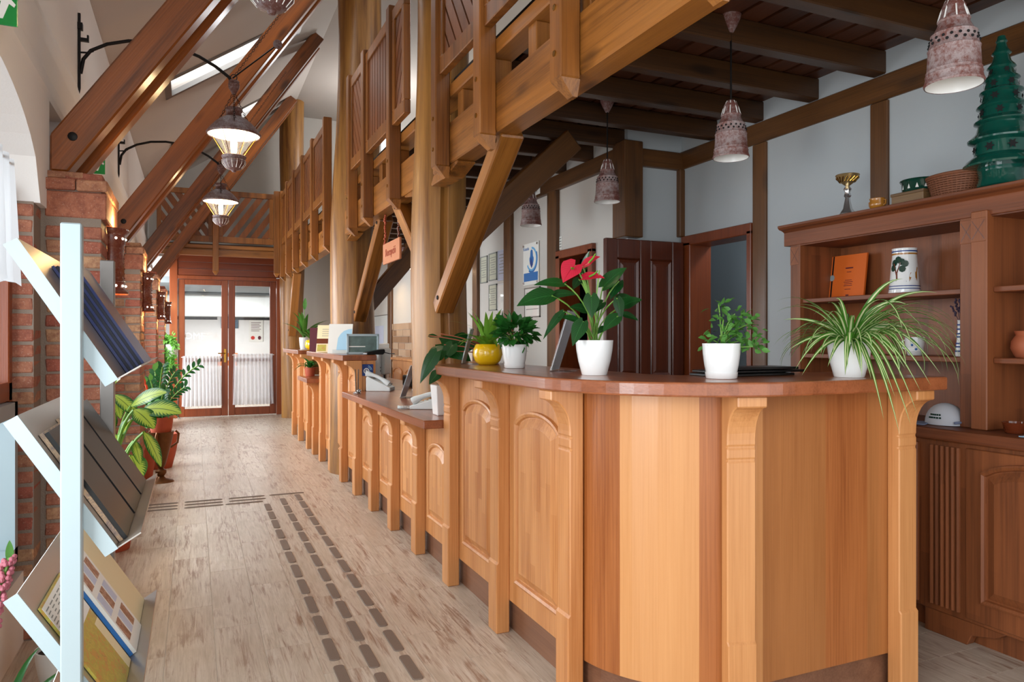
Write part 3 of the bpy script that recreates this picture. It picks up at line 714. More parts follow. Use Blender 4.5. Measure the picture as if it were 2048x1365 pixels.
# ceramic wall lights on the piers
for i, y0 in enumerate(PY[1:]):
    t = thing('ceramic_sconce', 'brown glazed ceramic wall light hung on the %s brick pier' % ('nearest', 'second', 'third', 'farthest')[i], 'wall light', (-.385, y0 + .30, 1.50), 0, 'ceramic wall lights on the piers')
    def shell(pr, name):
        vs = []; n = 12
        for r_, z in pr:
            for k in range(n + 1):
                a = R(-90 + 180 * k / n); vs.append((r_ * .9 * math.cos(a), r_ * math.sin(a), z))
        fs = [(j*(n+1)+k, j*(n+1)+k+1, (j+1)*(n+1)+k+1, (j+1)*(n+1)+k) for j in range(len(pr)-1) for k in range(n)]
        o = obj(name, MB().add(vs, fs), M['sconce'], t, 50, w=False); so = o.modifiers.new('s', 'SOLIDIFY'); so.thickness = .008; return o
    shell([(.098, .0), (.10, .012), (.082, .03), (.078, .05), (.082, .06), (.076, .065), (.074, .24), (.082, .25), (.08, .29), (.098, .305), (.10, .32)], 'shell')
    rel = MB()
    for q in (-50, 0, 50):
        for k in range(7):
            zz = .08 + k * .024; a = R(q + 14 * math.sin(k * 1.4)); rel.ball((.0655 * math.cos(a), .073 * math.sin(a), zz), .006, 6)
    obj('relief', rel, M['sconce'], t, 50, w=False)['kind'] = 'stuff'
    hl = MB()
    for k in range(5):
        for zz in (.04, .272):
            a = R(-60 + 30 * k); hl.ball((.073 * math.cos(a), .081 * math.sin(a), zz), .0065, 6)
    obj('light_holes', hl, M['hotinner'], t, 50, w=False)['kind'] = 'stuff'
    obj('bulb', MB().ball((.03, 0, .16), .02, 10), M['bulb'], t, 50, w=False)
    point('sconce_bulb', (-.335, y0 + .30, 1.86), 3.2, r=.02); point('sconce_bulb', (-.335, y0 + .30, 1.46), 1.6, r=.02)

# ---------------------------------------------------------------- tree-trunk columns
def log(name, pts, seed, lab, n=44, crack=None):
    """pts: (x, y, z, r)"""
    random.seed(seed); ph = [random.uniform(0, 6.28) for _ in range(6)]
    vs = []; rows = []
    for j in range(len(pts) - 1):
        a, b_ = pts[j], pts[j+1]; k = max(2, int((b_[2] - a[2]) / .12))
        for i in range(k): t = i / k; rows.append([a[q] + (b_[q] - a[q]) * t for q in range(4)])
    rows.append(list(pts[-1]))
    for x, y, z, r_ in rows:
        dx = .012 * math.sin(z * 2.1 + ph[0]); dy = .012 * math.sin(z * 1.7 + ph[1])
        for i in range(n):
            t = 2 * math.pi * i / n
            rr = r_ * (1 + .035 * math.sin(2 * t + ph[2] + z * .4) + .022 * math.sin(3 * t + ph[3] - z * 1.3) + .012 * math.sin(7 * t + ph[4] + z) + .02 * math.sin(z * 3 + ph[5]))
            if crack is not None and i == round(((R(crack) + .06 * math.sin(z)) % (2 * math.pi)) / (2 * math.pi) * n) % n and .9 < z: rr -= .03
            vs.append((x + dx + rr * math.cos(t), y + dy + rr * math.sin(t), z))
    fs = [(j*n+i, j*n+(i+1)%n, (j+1)*n+(i+1)%n, (j+1)*n+i) for j in range(len(rows)-1) for i in range(n)] + [tuple(range(n))[::-1], tuple(range((len(rows)-1)*n, len(rows)*n))]
    return tag(obj(name, MB().add(vs, fs), M['log'], None, 50), lab, 'column', 'tree trunk columns')
log('log_column', [(1.455, 4.45, 0, .19), (1.455, 4.45, .9, .195), (1.455, 4.45, 1.25, .185), (1.455, 4.45, 2.2, .175), (1.455, 4.44, 5.15, .155)], 1, 'thick pale tree trunk column beside the near high counter', crack=-98)
log('log_column', [(1.41, 7.05, 0, .22), (1.41, 7.05, 1.2, .205), (1.41, 7.05, 2.3, .20), (1.44, 7.0, 3.2, .20), (1.46, 6.95, 5.15, .20)], 2, 'middle tree trunk column behind the brochures, running up through the gallery')
log('log_column', [(1.50, 12.3, 0, .20), (1.47, 12.3, 1.2, .17), (1.47, 12.3, 2.3, .19), (1.46, 12.2, 5.15, .19)], 3, 'farthest tree trunk column beside the glazed double door')

# ---------------------------------------------------------------- gallery: beams, plate, joists, deck
XB0, XB1 = 1.30, 1.42
def fb(y0, y1, lab):
    t = thing('gallery_beam', lab, 'beam', (1.36, (y0+y1)/2, 2.255), 0, 'front beams of the wooden gallery')
    beam('timber', ((XB0+XB1)/2, y0, 2.37), ((XB0+XB1)/2, y1, 2.37), XB1-XB0, .232, M['beam'], t, bevel=.008)
    beam('plate', ((XB0+XB1)/2, y0, 2.66), ((XB0+XB1)/2, y1, 2.66), XB1-XB0, .07, M['beam'], t)
    return t
fbs = [fb(-1.0, 4.14, 'thick golden front beam of the gallery, nearest to the camera'), fb(4.52, 6.87, 'golden gallery beam between the first and second trunk columns'), fb(7.23, 12.12, 'farthest golden gallery beam, beyond the second trunk column')]
# curved end and saddle by the first trunk
obj('curved_end', MB().xprism([(3.72, 2.254), (4.14, 2.254), (4.2, 2.20), (3.9, 2.2), (3.72, 2.24)], XB0 + .005, XB1 - .005), M['beam'], fbs[0], bevel=.006)
for t, y0, y1 in ((fbs[1], 4.52, 4.8), (fbs[1], 6.55, 6.87), (fbs[2], 7.23, 7.55)):
    obj('saddle', MB().xprism([(y0, 2.254), (y1, 2.254), ((y1 if y0 in (4.52, 7.23) else y0), 2.24), ((y0 if y0 in (4.52, 7.23) else y1), 2.20)], XB0 + .01, XB1 - .01), M['beam'], t, bevel=.004)
JY = [.93 + .4565 * k for k in range(25)]
ordn = 'first second third fourth fifth sixth seventh eighth ninth tenth eleventh twelfth thirteenth fourteenth fifteenth sixteenth seventeenth eighteenth nineteenth twentieth'.split() + ['twenty-first', 'twenty-second', 'twenty-third', 'twenty-fourth', 'twenty-fifth']
for k, y in enumerate(JY):
    yc = y + .04; xe = XR + .05 if y < YN - .1 else XI + .1
    tag(beam('ceiling_joist', (1.45, yc, 2.766), (xe, yc, 2.766), .08, .124, M['joist']), 'dark brown joist under the gallery floor, %s counted from the camera' % ordn[k], 'joist', 'dark joists under the gallery floor')
    if any(abs(yc - q) < .28 for q in (4.4, 7.05)): continue
    b_ = 0 if yc < 4.1 else 1 if yc < 6.9 else 2
    obj('spacer_block', MB().box(XB0 + .02, XB1 - .01, yc - .04, yc + .04, 2.487, 2.625), M['beam'], fbs[b_], bevel=.004)
dk = thing('gallery_floor', 'reddish brown boards of the gallery floor above the joists', 'floor boards', (2.4, 5, 2.83))
random.seed(5)
x = 1.50
while x < 3.45:
    obj('board', MB().box(x, x + .125, -1, 12.95 if x < 2.9 else 4.6, 2.83, 2.852), M['deck'], dk); x += .15
obj('underlay', MB().box(1.48, 3.5, -1, 12.95, 2.86, 2.9), M['dark'], dk)
# struts
def strut(lab, a, b_, w=.095, h=.12, mat='beam'):
    t = beam('wooden_brace', a, b_, w, h, M[mat], up=(1, 0, 0) if abs(a[0]-b_[0]) < .1 else (0, 0, 1), bevel=.008)
    tag(t, lab, 'brace', 'diagonal braces at the trunk columns')
    L = (Vector(b_) - Vector(a)).length
    for zz in (.07, L - .1):
        obj('bolt', MB().lathe([(.014, 0), (.014, .004), (.009, .008), (0, .008)], (0, 0, 0), 10), M['iron'], t, 40, w=False).matrix_basis = Matrix.Translation((0, -h/2, zz)) @ Matrix.Rotation(R(90), 4, 'X')
strut('golden diagonal brace from the near gallery beam down to the first trunk column', (1.39, 3.18, 2.28), (1.41, 4.27, 1.47))
strut('golden diagonal brace on the far side of the first trunk column', (1.39, 5.2, 2.28), (1.42, 4.6, 1.75))
strut('golden diagonal brace from the middle gallery beam down to the second trunk column', (1.44, 5.86, 2.28), (1.44, 6.90, 1.47))
strut('golden diagonal brace on the far side of the second trunk column', (1.41, 8.0, 2.28), (1.41, 7.22, 1.6))
strut('golden diagonal brace leaning on the farthest trunk column', (1.41, 11.2, 2.28), (1.45, 12.15, 1.35))
strut('dark diagonal brace running crosswise from the first trunk to the joists', (1.55, 4.62, 1.832), (2.492, 4.62, 2.71), .12, .17, 'frame')
strut('dark diagonal brace running crosswise from the second trunk to the joists', (1.55, 7.18, 1.58), (2.50, 7.18, 2.70), .12, .16, 'frame')

# ---------------------------------------------------------------- gallery railing
def clip(poly, a, b_, c_):
    out = []
    for i in range(len(poly)):
        p, q = poly[i], poly[(i+1) % len(poly)]; dp = a*p[0]+b_*p[1]-c_; dq = a*q[0]+b_*q[1]-c_
        if dp <= 0: out.append(p)
        if (dp < 0 < dq) or (dq < 0 < dp): t = dp / (dp - dq); out.append((p[0]+(q[0]-p[0])*t, p[1]+(q[1]-p[1])*t))
    return out
def railing_panel(par, u0, u1, kind, fn, gap=.014, wd=.07, z0=2.735, z1=3.52):
    """panel in the (u, z) plane; fn(u, d, z): d = depth (0 front)"""
    def bx(name, a0, a1, c0, c1, d0, d1, mat):
        vs = [fn(a, d, c) for c in (c0, c1) for a, d in ((a0, d0), (a1, d0), (a1, d1), (a0, d1))]
        return obj(name, MB().add(vs, [(0,3,2,1),(4,5,6,7),(0,1,5,4),(1,2,6,5),(2,3,7,6),(3,0,4,7)]), M[mat], par, bevel=.004)
    bx('bottom_rail', u0, u1, z0, z0 + .09, 0, .045, 'rail'); bx('top_rail', u0, u1, z1 - .08, z1, 0, .045, 'rail')
    bx('stile', u0, u0 + .06, z0 + .09, z1 - .08, 0, .045, 'rail'); bx('stile', u1 - .06, u1, z0 + .09, z1 - .08, 0, .045, 'rail')
    a0, a1, c0, c1 = u0 + .055, u1 - .055, z0 + .085, z1 - .075
    rect = [(a0, c0), (a1, c0), (a1, c1), (a0, c1)]
    if kind == '|': nrm = (1, 0); lo, hi = a0, a1
    else:
        nrm = (.819, -.574 if kind == '/' else .574)
        vals = [nrm[0]*p[0] + nrm[1]*p[1] for p in rect]; lo, hi = min(vals), max(vals)
    s = lo
    while s < hi:
        p = clip(rect, -nrm[0], -nrm[1], -s); p = clip(p, nrm[0], nrm[1], s + wd) if len(p) > 2 else []
        if len(p) > 2: obj('board', MB().prism(p, lambda a, b_: fn(a, .012, b_), lambda a, b_: fn(a, .03, b_)), M['board'], par)
        s += wd + gap
XP = 1.215
def post(par, y, zt=3.56):
    w2 = .045
    b_ = obj('post', MB().box(XP, XB0, y - w2, y + w2, 2.235, zt), M['rail'], par, bevel=.006)
    obj('post_tip', MB().add([(XP+.005, y-w2+.005, 2.235), (XB0, y-w2+.005, 2.235), (XB0, y+w2-.005, 2.235), (XP+.005, y+w2-.005, 2.235), (XB0-.02, y-.02, 2.175), (XB0, y-.02, 2.175), (XB0, y+.02, 2.175), (XB0-.02, y+.02, 2.175)], [(0,1,2,3),(7,6,5,4),(0,4,5,1),(1,5,6,2),(2,6,7,3),(3,7,4,0)]), M['beam'], b_)
    for z in (2.33, 2.50): obj('bolt', MB().add([(XP - .004, y + .012*math.cos(R(a)), z + .012*math.sin(R(a))) for a in range(0, 360, 60)] + [(XP + .002, y + .012*math.cos(R(a)), z + .012*math.sin(R(a))) for a in range(0, 360, 60)], [tuple(range(6))] + [(i, (i+1)%6, 6+(i+1)%6, 6+i) for i in range(6)]), M['brass'], b_)
side = lambda u, d, z: (1.235 + d, u, z)
segs = [('wooden gallery railing nearest to the camera, right of the first trunk column', [1.55, 2.38, 3.19, 3.86], ['\\', '/', '\\']),
        ('wooden gallery railing between the first and second trunk columns', [4.50, 4.90, 5.73, 6.33], ['/', '|', '\\']),
        ('wooden gallery railing beyond the second trunk column', [7.62, 8.50, 9.32, 10.17, 10.96, 11.70], ['/', '\\', '/', '\\', '/'])]
for lab, ps, kinds in segs:
    t = thing('gallery_railing', lab, 'railing', (1.25, sum(ps)/len(ps), 2.2), 0, 'wooden railings of the gallery')
    for k, y in enumerate(ps):
        if k == 0 and abs(y - 4.50) < .01: continue
        post(t, y)
    for k, kd in enumerate(kinds): railing_panel(t, ps[k] + .045, ps[k+1] - .045, {'/': '\\', '\\': '/', '|': '|'}[kd], side)
# cross gallery at the far end
t = thing('end_gallery_railing', 'wooden cross gallery with slanted slats above the far double door', 'railing', (.3, 11.8, 2.25))
endf = lambda u, d, z: (u, 11.78 + d, z)
railing_panel(t, -.5, .255, '\\', endf, gap=.04, wd=.085); railing_panel(t, .34, 1.13, '/', endf, gap=.05, wd=.085)
for x in (.255, 1.13):
    p = obj('post', MB().box(x, x + .085, 11.70, 11.78, 2.29, 3.56), M['rail'], t, bevel=.006)
    obj('post_tip', MB().add([(x, 11.7, 2.29), (x+.085, 11.7, 2.29), (x+.085, 11.78, 2.29), (x, 11.78, 2.29), (x+.03, 11.74, 2.24), (x+.055, 11.74, 2.24), (x+.055, 11.78, 2.24), (x+.03, 11.78, 2.24)], [(0,1,2,3),(7,6,5,4),(0,4,5,1),(1,5,6,2),(2,6,7,3),(3,7,4,0)]), M['beam'], p)
beam('plate', (-.6, 11.84, 2.665), (1.3, 11.84, 2.665), .1, .06, M['beam'], t); beam('lower_beam', (-.6, 11.84, 2.58), (1.3, 11.84, 2.58), .12, .1, M['beam'], t)
obj('platform', MB().box(-.6, 1.5, 11.9, 12.95, 2.66, 2.72), M['deck'], t)

# ---------------------------------------------------------------- rafters
for i, y0 in enumerate(PY[1:]):
    for k, dy in enumerate((.12, .42)):
        ax, az = -.575, 2.105; L = 3.5; h = .15
        poly = [(-h/2, -.25), (h/2, -.25), (h/2, L), (-h/2, L)]            # (local y, local z); world X = ax + .564 z - .826 y, Z = az + .826 z + .564 y
        poly = clip(poly, -.564, -.826, az - 2.042); poly = clip(poly, .826, -.564, ax + .597)
        mb = MB().prism(poly, lambda y, z: (-.0625, y, z), lambda y, z: (.0625, y, z))
        o = bpy.data.objects.new('rafter', mesh('rafter', mb, M['rafter'])); 
        Mx = Matrix(((0, -.826, .564), (1, 0, 0), (0, .564, .826))).to_4x4(); Mx.translation = (ax, y0 + dy, az); link(o, None, Mx)
        b_ = o.modifiers.new('bevel', 'BEVEL'); b_.width = .008; b_.segments = 1
        tag(o, 'glossy brown rafter rising from the %s brick pier, %s beam of the pair' % (names[i].split()[0], ('nearer', 'farther')[k]), 'rafter', 'sloping rafters over the passage')
        obj('bolt', MB().lathe([(.02, 0), (.02, .006), (.012, .01), (0, .01)], (0, 0, 0), 12), M['iron'], o, 40, w=False).matrix_basis = Matrix.Translation((-.0625, 0, .12)) @ Matrix.Rotation(R(-90), 4, 'Y')
# ---------------------------------------------------------------- reception counters
def frame_at(o, tdir, n):
    o = Vector(o); tdir = Vector(tdir); n = Vector(n)
    return lambda a, d, z: tuple(o + tdir * a + n * d + Vector((0, 0, z)))
def bracket(par, fn, top, w=.095, out=.055, flare=.075):
    """console bracket: fn(a, d, z), d outwards from the panel face"""
    b0 = top - .035; c0 = b0 - .11
    prof = [(0, 0), (out + .008, 0), (out + .008, .30), (out, .31), (out, c0 - .07), (out - .006, c0 - .065), (out, c0 - .06), (out, c0 - .028), (out - .006, c0 - .023), (out, c0 - .018), (out, c0)]
    for k in range(1, 9):
        q = R(90 * k / 8); prof.append((out + flare * (1 - math.cos(q)), c0 + .11 * math.sin(q)))
    prof += [(out + flare, top), (0, top)]
    mb = MB().prism(prof, lambda d, z: fn(-w/2, d, z), lambda d, z: fn(w/2, d, z))
    return obj('bracket', mb, M['pine_plain'], par, bevel=.004)
def arch_loop(w, z0, zs, rise, ins, n=14):
    hw = w/2 - ins; pts = [(-hw, z0 + ins), (hw, z0 + ins)]
    for k in range(n + 1):
        t = 1 - 2 * k / n; pts.append((hw * t, zs - ins * .3 + (rise - ins * .7) * math.sqrt(max(0, 1 - (t * .92) ** 2)) - rise * .39 ))
    return pts
def arched(par, fn, w, z0, zs, rise=.085, mat='pine', name='arched_panel', mmat='pine_plain'):
    prof = [(0, -.004), (.002, .013), (.010, .016), (.020, .011), (.024, .0005)]
    vs = []; fs = []; n = 0
    loops = [arch_loop(w, z0, zs, rise, i) for i, d in prof]
    k = len(loops[0])
    for lp, (i, d) in zip(loops, prof): vs += [fn(a, d, z) for a, z in lp]
    for j in range(len(prof) - 1): fs += [(j*k+i, j*k+(i+1)%k, (j+1)*k+(i+1)%k, (j+1)*k+i) for i in range(k)]
    mo = obj('panel_moulding', MB().add(vs, fs), M[mmat], par)
    prof = [(.022, .0006), (.030, .0008), (.064, .018), (.070, .018)]; vs = []; fs = []
    loops = [arch_loop(w, z0, zs, rise, i) for i, d in prof]
    for lp, (i, d) in zip(loops, prof): vs += [fn(a, d, z) for a, z in lp]
    for j in range(len(prof) - 1): fs += [(j*k+i, j*k+(i+1)%k, (j+1)*k+(i+1)%k, (j+1)*k+i) for i in range(k)]
    fs.append(tuple(range((len(prof)-1)*k, len(prof)*k)))
    obj(name, MB().add(vs, fs), M[mat], par)
XF = 1.26                                   # face of the panels
def front(par, y0, y1, brs, top, skip=()):
    """straight counter front along Y: frame board, plinth, brackets, arched panels between them"""
    obj('front_board', MB().box(XF, XF + .03, y0, y1, .14, top), M['pine_plain'], par)
    obj('plinth', MB().box(XF + .025, XF + .05, y0, y1, 0, .142), M['plinth'], par)
    fn = lambda yc: frame_at((XF, yc, 0), (0, 1, 0), (-1, 0, 0))
    for b_ in brs:
        if b_ not in skip: bracket(par, fn(b_), top)
    for a, b_ in zip(brs[:-1], brs[1:]):
        w = b_ - a - .095 - .14
        if a >= y0 - .15 and b_ <= y1 + .15 and w > .1:
            arched(par, fn((a + b_) / 2 + .0), w, .235, top - .175, rise=.1)
TOP = 1.146
# near high counter with the rounded end
hc = thing('reception_counter', 'near high pine reception counter with a rounded end and arched panels', 'counter', (1.4, 2.8, 0))
front(hc, 2.32, 3.66, [2.29, 2.945, 3.60], TOP - .046)
CX, CY = 1.72, 2.32
def arc(r, a0, a1, n=10): return [(CX - r * math.cos(R(a0 + (a1-a0)*i/n)), CY - r * math.sin(R(a0 + (a1-a0)*i/n))) for i in range(n + 1)]
RB = .46
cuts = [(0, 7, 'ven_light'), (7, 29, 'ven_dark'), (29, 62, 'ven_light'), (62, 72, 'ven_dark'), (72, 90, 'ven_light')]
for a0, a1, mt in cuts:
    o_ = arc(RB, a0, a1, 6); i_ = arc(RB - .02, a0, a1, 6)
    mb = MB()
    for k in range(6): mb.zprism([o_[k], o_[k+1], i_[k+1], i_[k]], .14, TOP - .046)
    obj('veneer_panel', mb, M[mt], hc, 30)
o_ = arc(RB - .022, 0, 90, 16); i_ = arc(RB - .04, 0, 90, 16); mb = MB()
for k in range(16): mb.zprism([o_[k], o_[k+1], i_[k+1], i_[k]], 0, .142)
mb.box(CX, 2.37, CY - RB + .022, CY - RB + .04, 0, .142); obj('plinth', mb, M['plinth'], hc, 30)
yb = CY - RB
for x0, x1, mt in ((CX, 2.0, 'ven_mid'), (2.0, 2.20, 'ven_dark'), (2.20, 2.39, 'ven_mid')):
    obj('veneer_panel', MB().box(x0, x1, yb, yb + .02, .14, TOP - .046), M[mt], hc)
obj('end_panel', MB().box(2.37, 2.39, yb + .02, 2.2, 0, TOP - .046), M['pine_plain'], hc)
q = R(77); nb = Vector((-math.cos(q), -math.sin(q), 0)); tb_ = Vector((nb.y, -nb.x, 0))
bracket(hc, frame_at(Vector((CX, CY, 0)) + nb * RB, tb_, nb), TOP - .046, out=.042, flare=.07, w=.10)
bracket(hc, frame_at((2.345, yb, 0), (1, 0, 0), (0, -1, 0)), TOP - .046, out=.05, flare=.07, w=.09)
out_ = [(1.11, 3.72)] + [(1.12, 2.32)] + arc(.60, 0, 90, 20)[1:] + [(2.43, 1.72)]
inn = [(2.43, 2.18)] + arc(.14, 90, 0, 8) + [(1.58, 3.72)]
tp = obj('countertop', MB().zprism(out_ + inn, TOP - .046, TOP), M['top'], hc, bevel=.006, seg=2)
obj('inner_shelf', MB().box(1.5, 2.2, 2.3, 3.7, .70, .74), M['top'], hc)
obj('side_board', MB().box(XF + .03, 1.55, 3.62, 3.65, 0, TOP - .046), M['pine_plain'], hc)
# low desk
ld = thing('reception_desk', 'lower reception desk with arched pine panels between the two high counters', 'desk', (1.4, 4.8, 0))
front(ld, 3.66, 5.93, [3.60, 4.20, 4.785, 5.375, 5.97], .805, (3.60, 5.97))
obj('desktop', MB().box(1.10, 1.98, 3.66, 5.945, .805, .85), M['top'], ld, bevel=.005)
obj('desktop', MB().box(1.39, 1.98, 5.945, 7.9, .805, .85), M['top'], ld, bevel=.005)
# middle high counter
mc = thing('reception_counter', 'middle high pine counter holding the brochures, beyond the lower desk', 'counter', (1.4, 6.9, 0))
front(mc, 5.95, 7.95, [5.97, 6.565, 7.16, 7.75], TOP - .046)
obj('countertop', MB().box(1.10, 1.385, 5.94, 7.97, TOP - .046, TOP), M['top'], mc, bevel=.005)
obj('end_panel', MB().box(XF + .031, 1.375, 5.95, 5.975, .86, TOP - .046), M['pine_plain'], mc)
obj('end_panel', MB().box(XF + .031, 1.375, 7.93, 7.95, .86, TOP - .046), M['pine_plain'], mc)
ls = thing('reception_desk', 'short low shelf desk between the two farther high counters', 'desk', (1.4, 8.3, 0))
front(ls, 7.955, 8.70, [7.75, 8.24, 8.70], .805, (7.75, 8.70))
obj('desktop', MB().box(1.10, 1.85, 7.975, 8.705, .805, .85), M['top'], ls, bevel=.005)
fc = thing('reception_counter', 'farthest high pine counter with potted plants near the glazed door', 'counter', (1.4, 9.4, 0))
front(fc, 8.71, 10.15, [8.70, 9.41, 10.04], TOP - .046)
obj('countertop', MB().box(1.10, 1.42, 8.71, 10.2, TOP - .046, TOP), M['top'], fc, bevel=.005)
obj('end_panel', MB().box(XF + .031, 1.41, 8.72, 8.745, .86, TOP - .046), M['pine_plain'], fc)
# wooden cabinet with arches behind the desk
bcab = thing('back_cabinet', 'low carved wooden cabinet behind the lower desk', 'cabinet', (2.7, 8.3, 0))
obj('body', MB().box(2.45, 2.9, 7.2, 9.6, 0, 1.0), M['pine_plain'], bcab, bevel=.005)
obj('cabinet_top', MB().box(2.42, 2.91, 7.18, 9.62, 1.0, 1.03), M['pine_plain'], bcab, bevel=.004)
for y in (7.5, 8.1, 8.7, 9.3): arched(bcab, frame_at((2.45, y, 0), (0, 1, 0), (-1, 0, 0)), .46, .12, .86, mat='pine_plain', name='carved_panel')

# ---------------------------------------------------------------- cabinet and hutch on the right wall
lc = thing('base_cabinet', 'dark stained base cabinet with an arched door and fluted corner under the bookcase', 'cabinet', (3.15, 1.5, 0))
X2 = 2.95
obj('body', MB().box(X2, XR - .02, -.2, 3.09, .10, .845), M['case'], lc, bevel=.004)
obj('worktop', MB().box(2.915, XR - .02, -.3, 3.12, .845, .895), M['casey'], lc, bevel=.008, seg=2)
for k in range(6): obj('flute', MB().tube([(X2 - .004, 2.04 + .024 * k, .13), (X2 - .004, 2.04 + .024 * k, .82)], .010, 8), M['case'], lc, 40)
obj('plinth_board', MB().box(X2 + .06, X2 + .08, -.2, 3.05, 0, .10), M['case'], lc)
for ya, yb_ in ((2.20, 1.95), (1.40, 1.2), (2.98, 2.8)):
    obj('foot', MB().xprism([(ya, 0), (ya, .10), (yb_ - .10, .10), (yb_ - .06, .07), (yb_ + .04, .045), (yb_ + .06, 0)], X2 + .005, X2 + .05), M['case'], lc, bevel=.003)
for y0, y1 in ((2.22, 3.06), (1.38, 2.0), (.72, 1.34), (.06, .68)):
    w = y1 - y0; yc = (y0 + y1) / 2
    dr = obj('door', MB().box(X2 - .018, X2, y0, y1, .12, .825), M['case'], lc, bevel=.003)
    arched(dr, frame_at((X2 - .018, yc, 0), (0, 1, 0), (-1, 0, 0)), w - .13, .20, .735, rise=.10, mat='case', name='arched_field', mmat='case')
    obj('knob', MB().lathe([(.008, 0), (.007, .012), (.014, .018), (.012, .028), (0, .03)], (0, 0, 0), 12), M['brass'], dr, 40, w=False).matrix_basis = wm(dr).inverted() @ Matrix.Translation((X2 - .018, y0 + .03, .5)) @ Matrix.Rotation(R(-90), 4, 'Y')
ht = thing('bookcase', 'tall stained bookcase with open shelves and cornice standing on the base cabinet', 'bookcase', (3.2, 1.8, .895))
XH, XBK, HT = 3.06, XR - .02, 1.80
obj('back_panel', MB().box(XBK - .015, XBK, -.2, 3.09, .895, HT), M['case'], ht)
def stile(y0, y1, x0=XH - .005):
    s_ = obj('stile', MB().box(x0, XBK, y0, y1, .8955, HT + .02), M['case'], ht, bevel=.004)
    yc = (y0 + y1) / 2; hw = (y1 - y0) / 2 - .008; x = x0 - .0035
    cr = MB()
    for a, b_ in (((yc - hw, 1.70), (yc + hw, 1.78)), ((yc + hw, 1.70), (yc - hw, 1.78))):
        cr.add([(x, a[0], a[1] - .003), (x, b_[0], b_[1] - .003), (x, b_[0], b_[1] + .003), (x, a[0], a[1] + .003)], [(0, 1, 2, 3)])
    bk = obj('carved_block', MB().box(x0 - .003, x0, y0 + .003, y1 - .003, 1.69, 1.79), M['case'], s_, bevel=.001)
    obj('carved_cross', cr, M['mahog'], s_)
stile(3.02, 3.09); stile(2.045, 2.11); stile(1.975, 2.045, XH - .03); stile(.85, .98); stile(-.2, -.1)
cor = [(XH - .0, HT), (XH - .012, HT), (XH - .012, HT + .005), (XH - .012, HT + .075), (XH - .03, HT + .085), (XH - .05, HT + .09), (XH - .06, HT + .10), (XH - .06, HT + .112), (XBK, HT + .112), (XBK, HT)]
obj('cornice', MB().yprism(cor, -.2, 3.13), M['casey'], ht, bevel=.002)
for (y0, y1, zs) in ((2.11, 3.02, (1.50, 1.20, .897)), (.98, 1.975, (1.50, 1.20))):
    for z in zs:
        if z > .95: obj('shelf', MB().box(XH + .012, XBK - .015, y0, y1, z - .024, z), M['casey'], ht, bevel=.003)
obj('soffit', MB().box(XH, XBK, -.2, 3.02, HT - .006, HT + .01), M['casey'], ht)
# ---------------------------------------------------------------- plants: leaf builder
def Pd(u, v, d):
    a = (u - 1024) / 1450; b = (678 - v) / 1450
    return Vector((d * (SN + a * CS), d * (CS - a * SN), EYE + d * b))
def prof(shape, t):
    if shape == 'heart': return (min(1, (t / .22)) ** .55) * (1 if t < .3 else max(0, 1 - ((t - .3) / .7) ** 1.5)) if t > 0 else .35
    if shape == 'oval': return max(0, math.sin(math.pi * min(1, t * .97 + .015)) ** .75)
    if shape == 'lance': return max(0, math.sin(math.pi * t ** .75)) ** .9
    return (1 - t ** 3) * min(1, .55 + 2 * t) * (1 - .3 * t)
def leaf(par, base, tip, W, mat, shape='heart', arch=.15, nrm=None, fold=.12, n=9, name='leaf', bow=None, spine=None, side=None):
    base = Vector(base); tip = Vector(tip)
    if spine is None:
        L = (tip - base).length; bw = bow if bow is not None else Vector((0, 0, 1))
        mid = (base + tip) / 2 + bw * arch * L
        spine = [(1-t)**2 * base + 2*t*(1-t) * mid + t*t * tip for t in [i / n for i in range(n + 1)]]
    n = len(spine) - 1
    nr = Vector(nrm) if nrm is not None else (Vector((0, 0, EYE)) - (base + tip) / 2).normalized() * .8 + Vector((0, 0, .6))
    vs = []; uv = []; ks = (-1, -.5, 0, .5, 1)
    for i, p in enumerate(spine):
        t = i / n; tg = (spine[min(i+1, n)] - spine[max(i-1, 0)]).normalized()
        s_ = side.copy() if side is not None else tg.cross(nr)
        s_ = s_.normalized() if s_.length > 1e-4 else Vector((1, 0, 0)); up = s_.cross(tg)
        w = W / 2 * prof(shape, t)
        back = tg * (-.22 * W if shape == 'heart' and t < .12 else 0)
        for k in ks:
            vs.append(p + s_ * (k * w) + up * (abs(k) * w * fold) + back * abs(k)); uv.append((k * .5 + .5, t))
    fs = [(i*5+j, i*5+j+1, i*5+j+6, i*5+j+5) for i in range(n) for j in range(4)]
    inv = wm(par).inverted()
    me = bpy.data.meshes.new(name); me.from_pydata([tuple(inv @ v) for v in vs], [], fs); me.materials.append(mat)
    ul = me.uv_layers.new(name='UVMap')
    for lp in me.loops: ul.data[lp.index].uv = uv[lp.vertex_index]
    me.polygons.foreach_set('use_smooth', [True] * len(fs)); me.update()
    o = bpy.data.objects.new(name, me); COL.objects.link(o); o.parent = par; return o
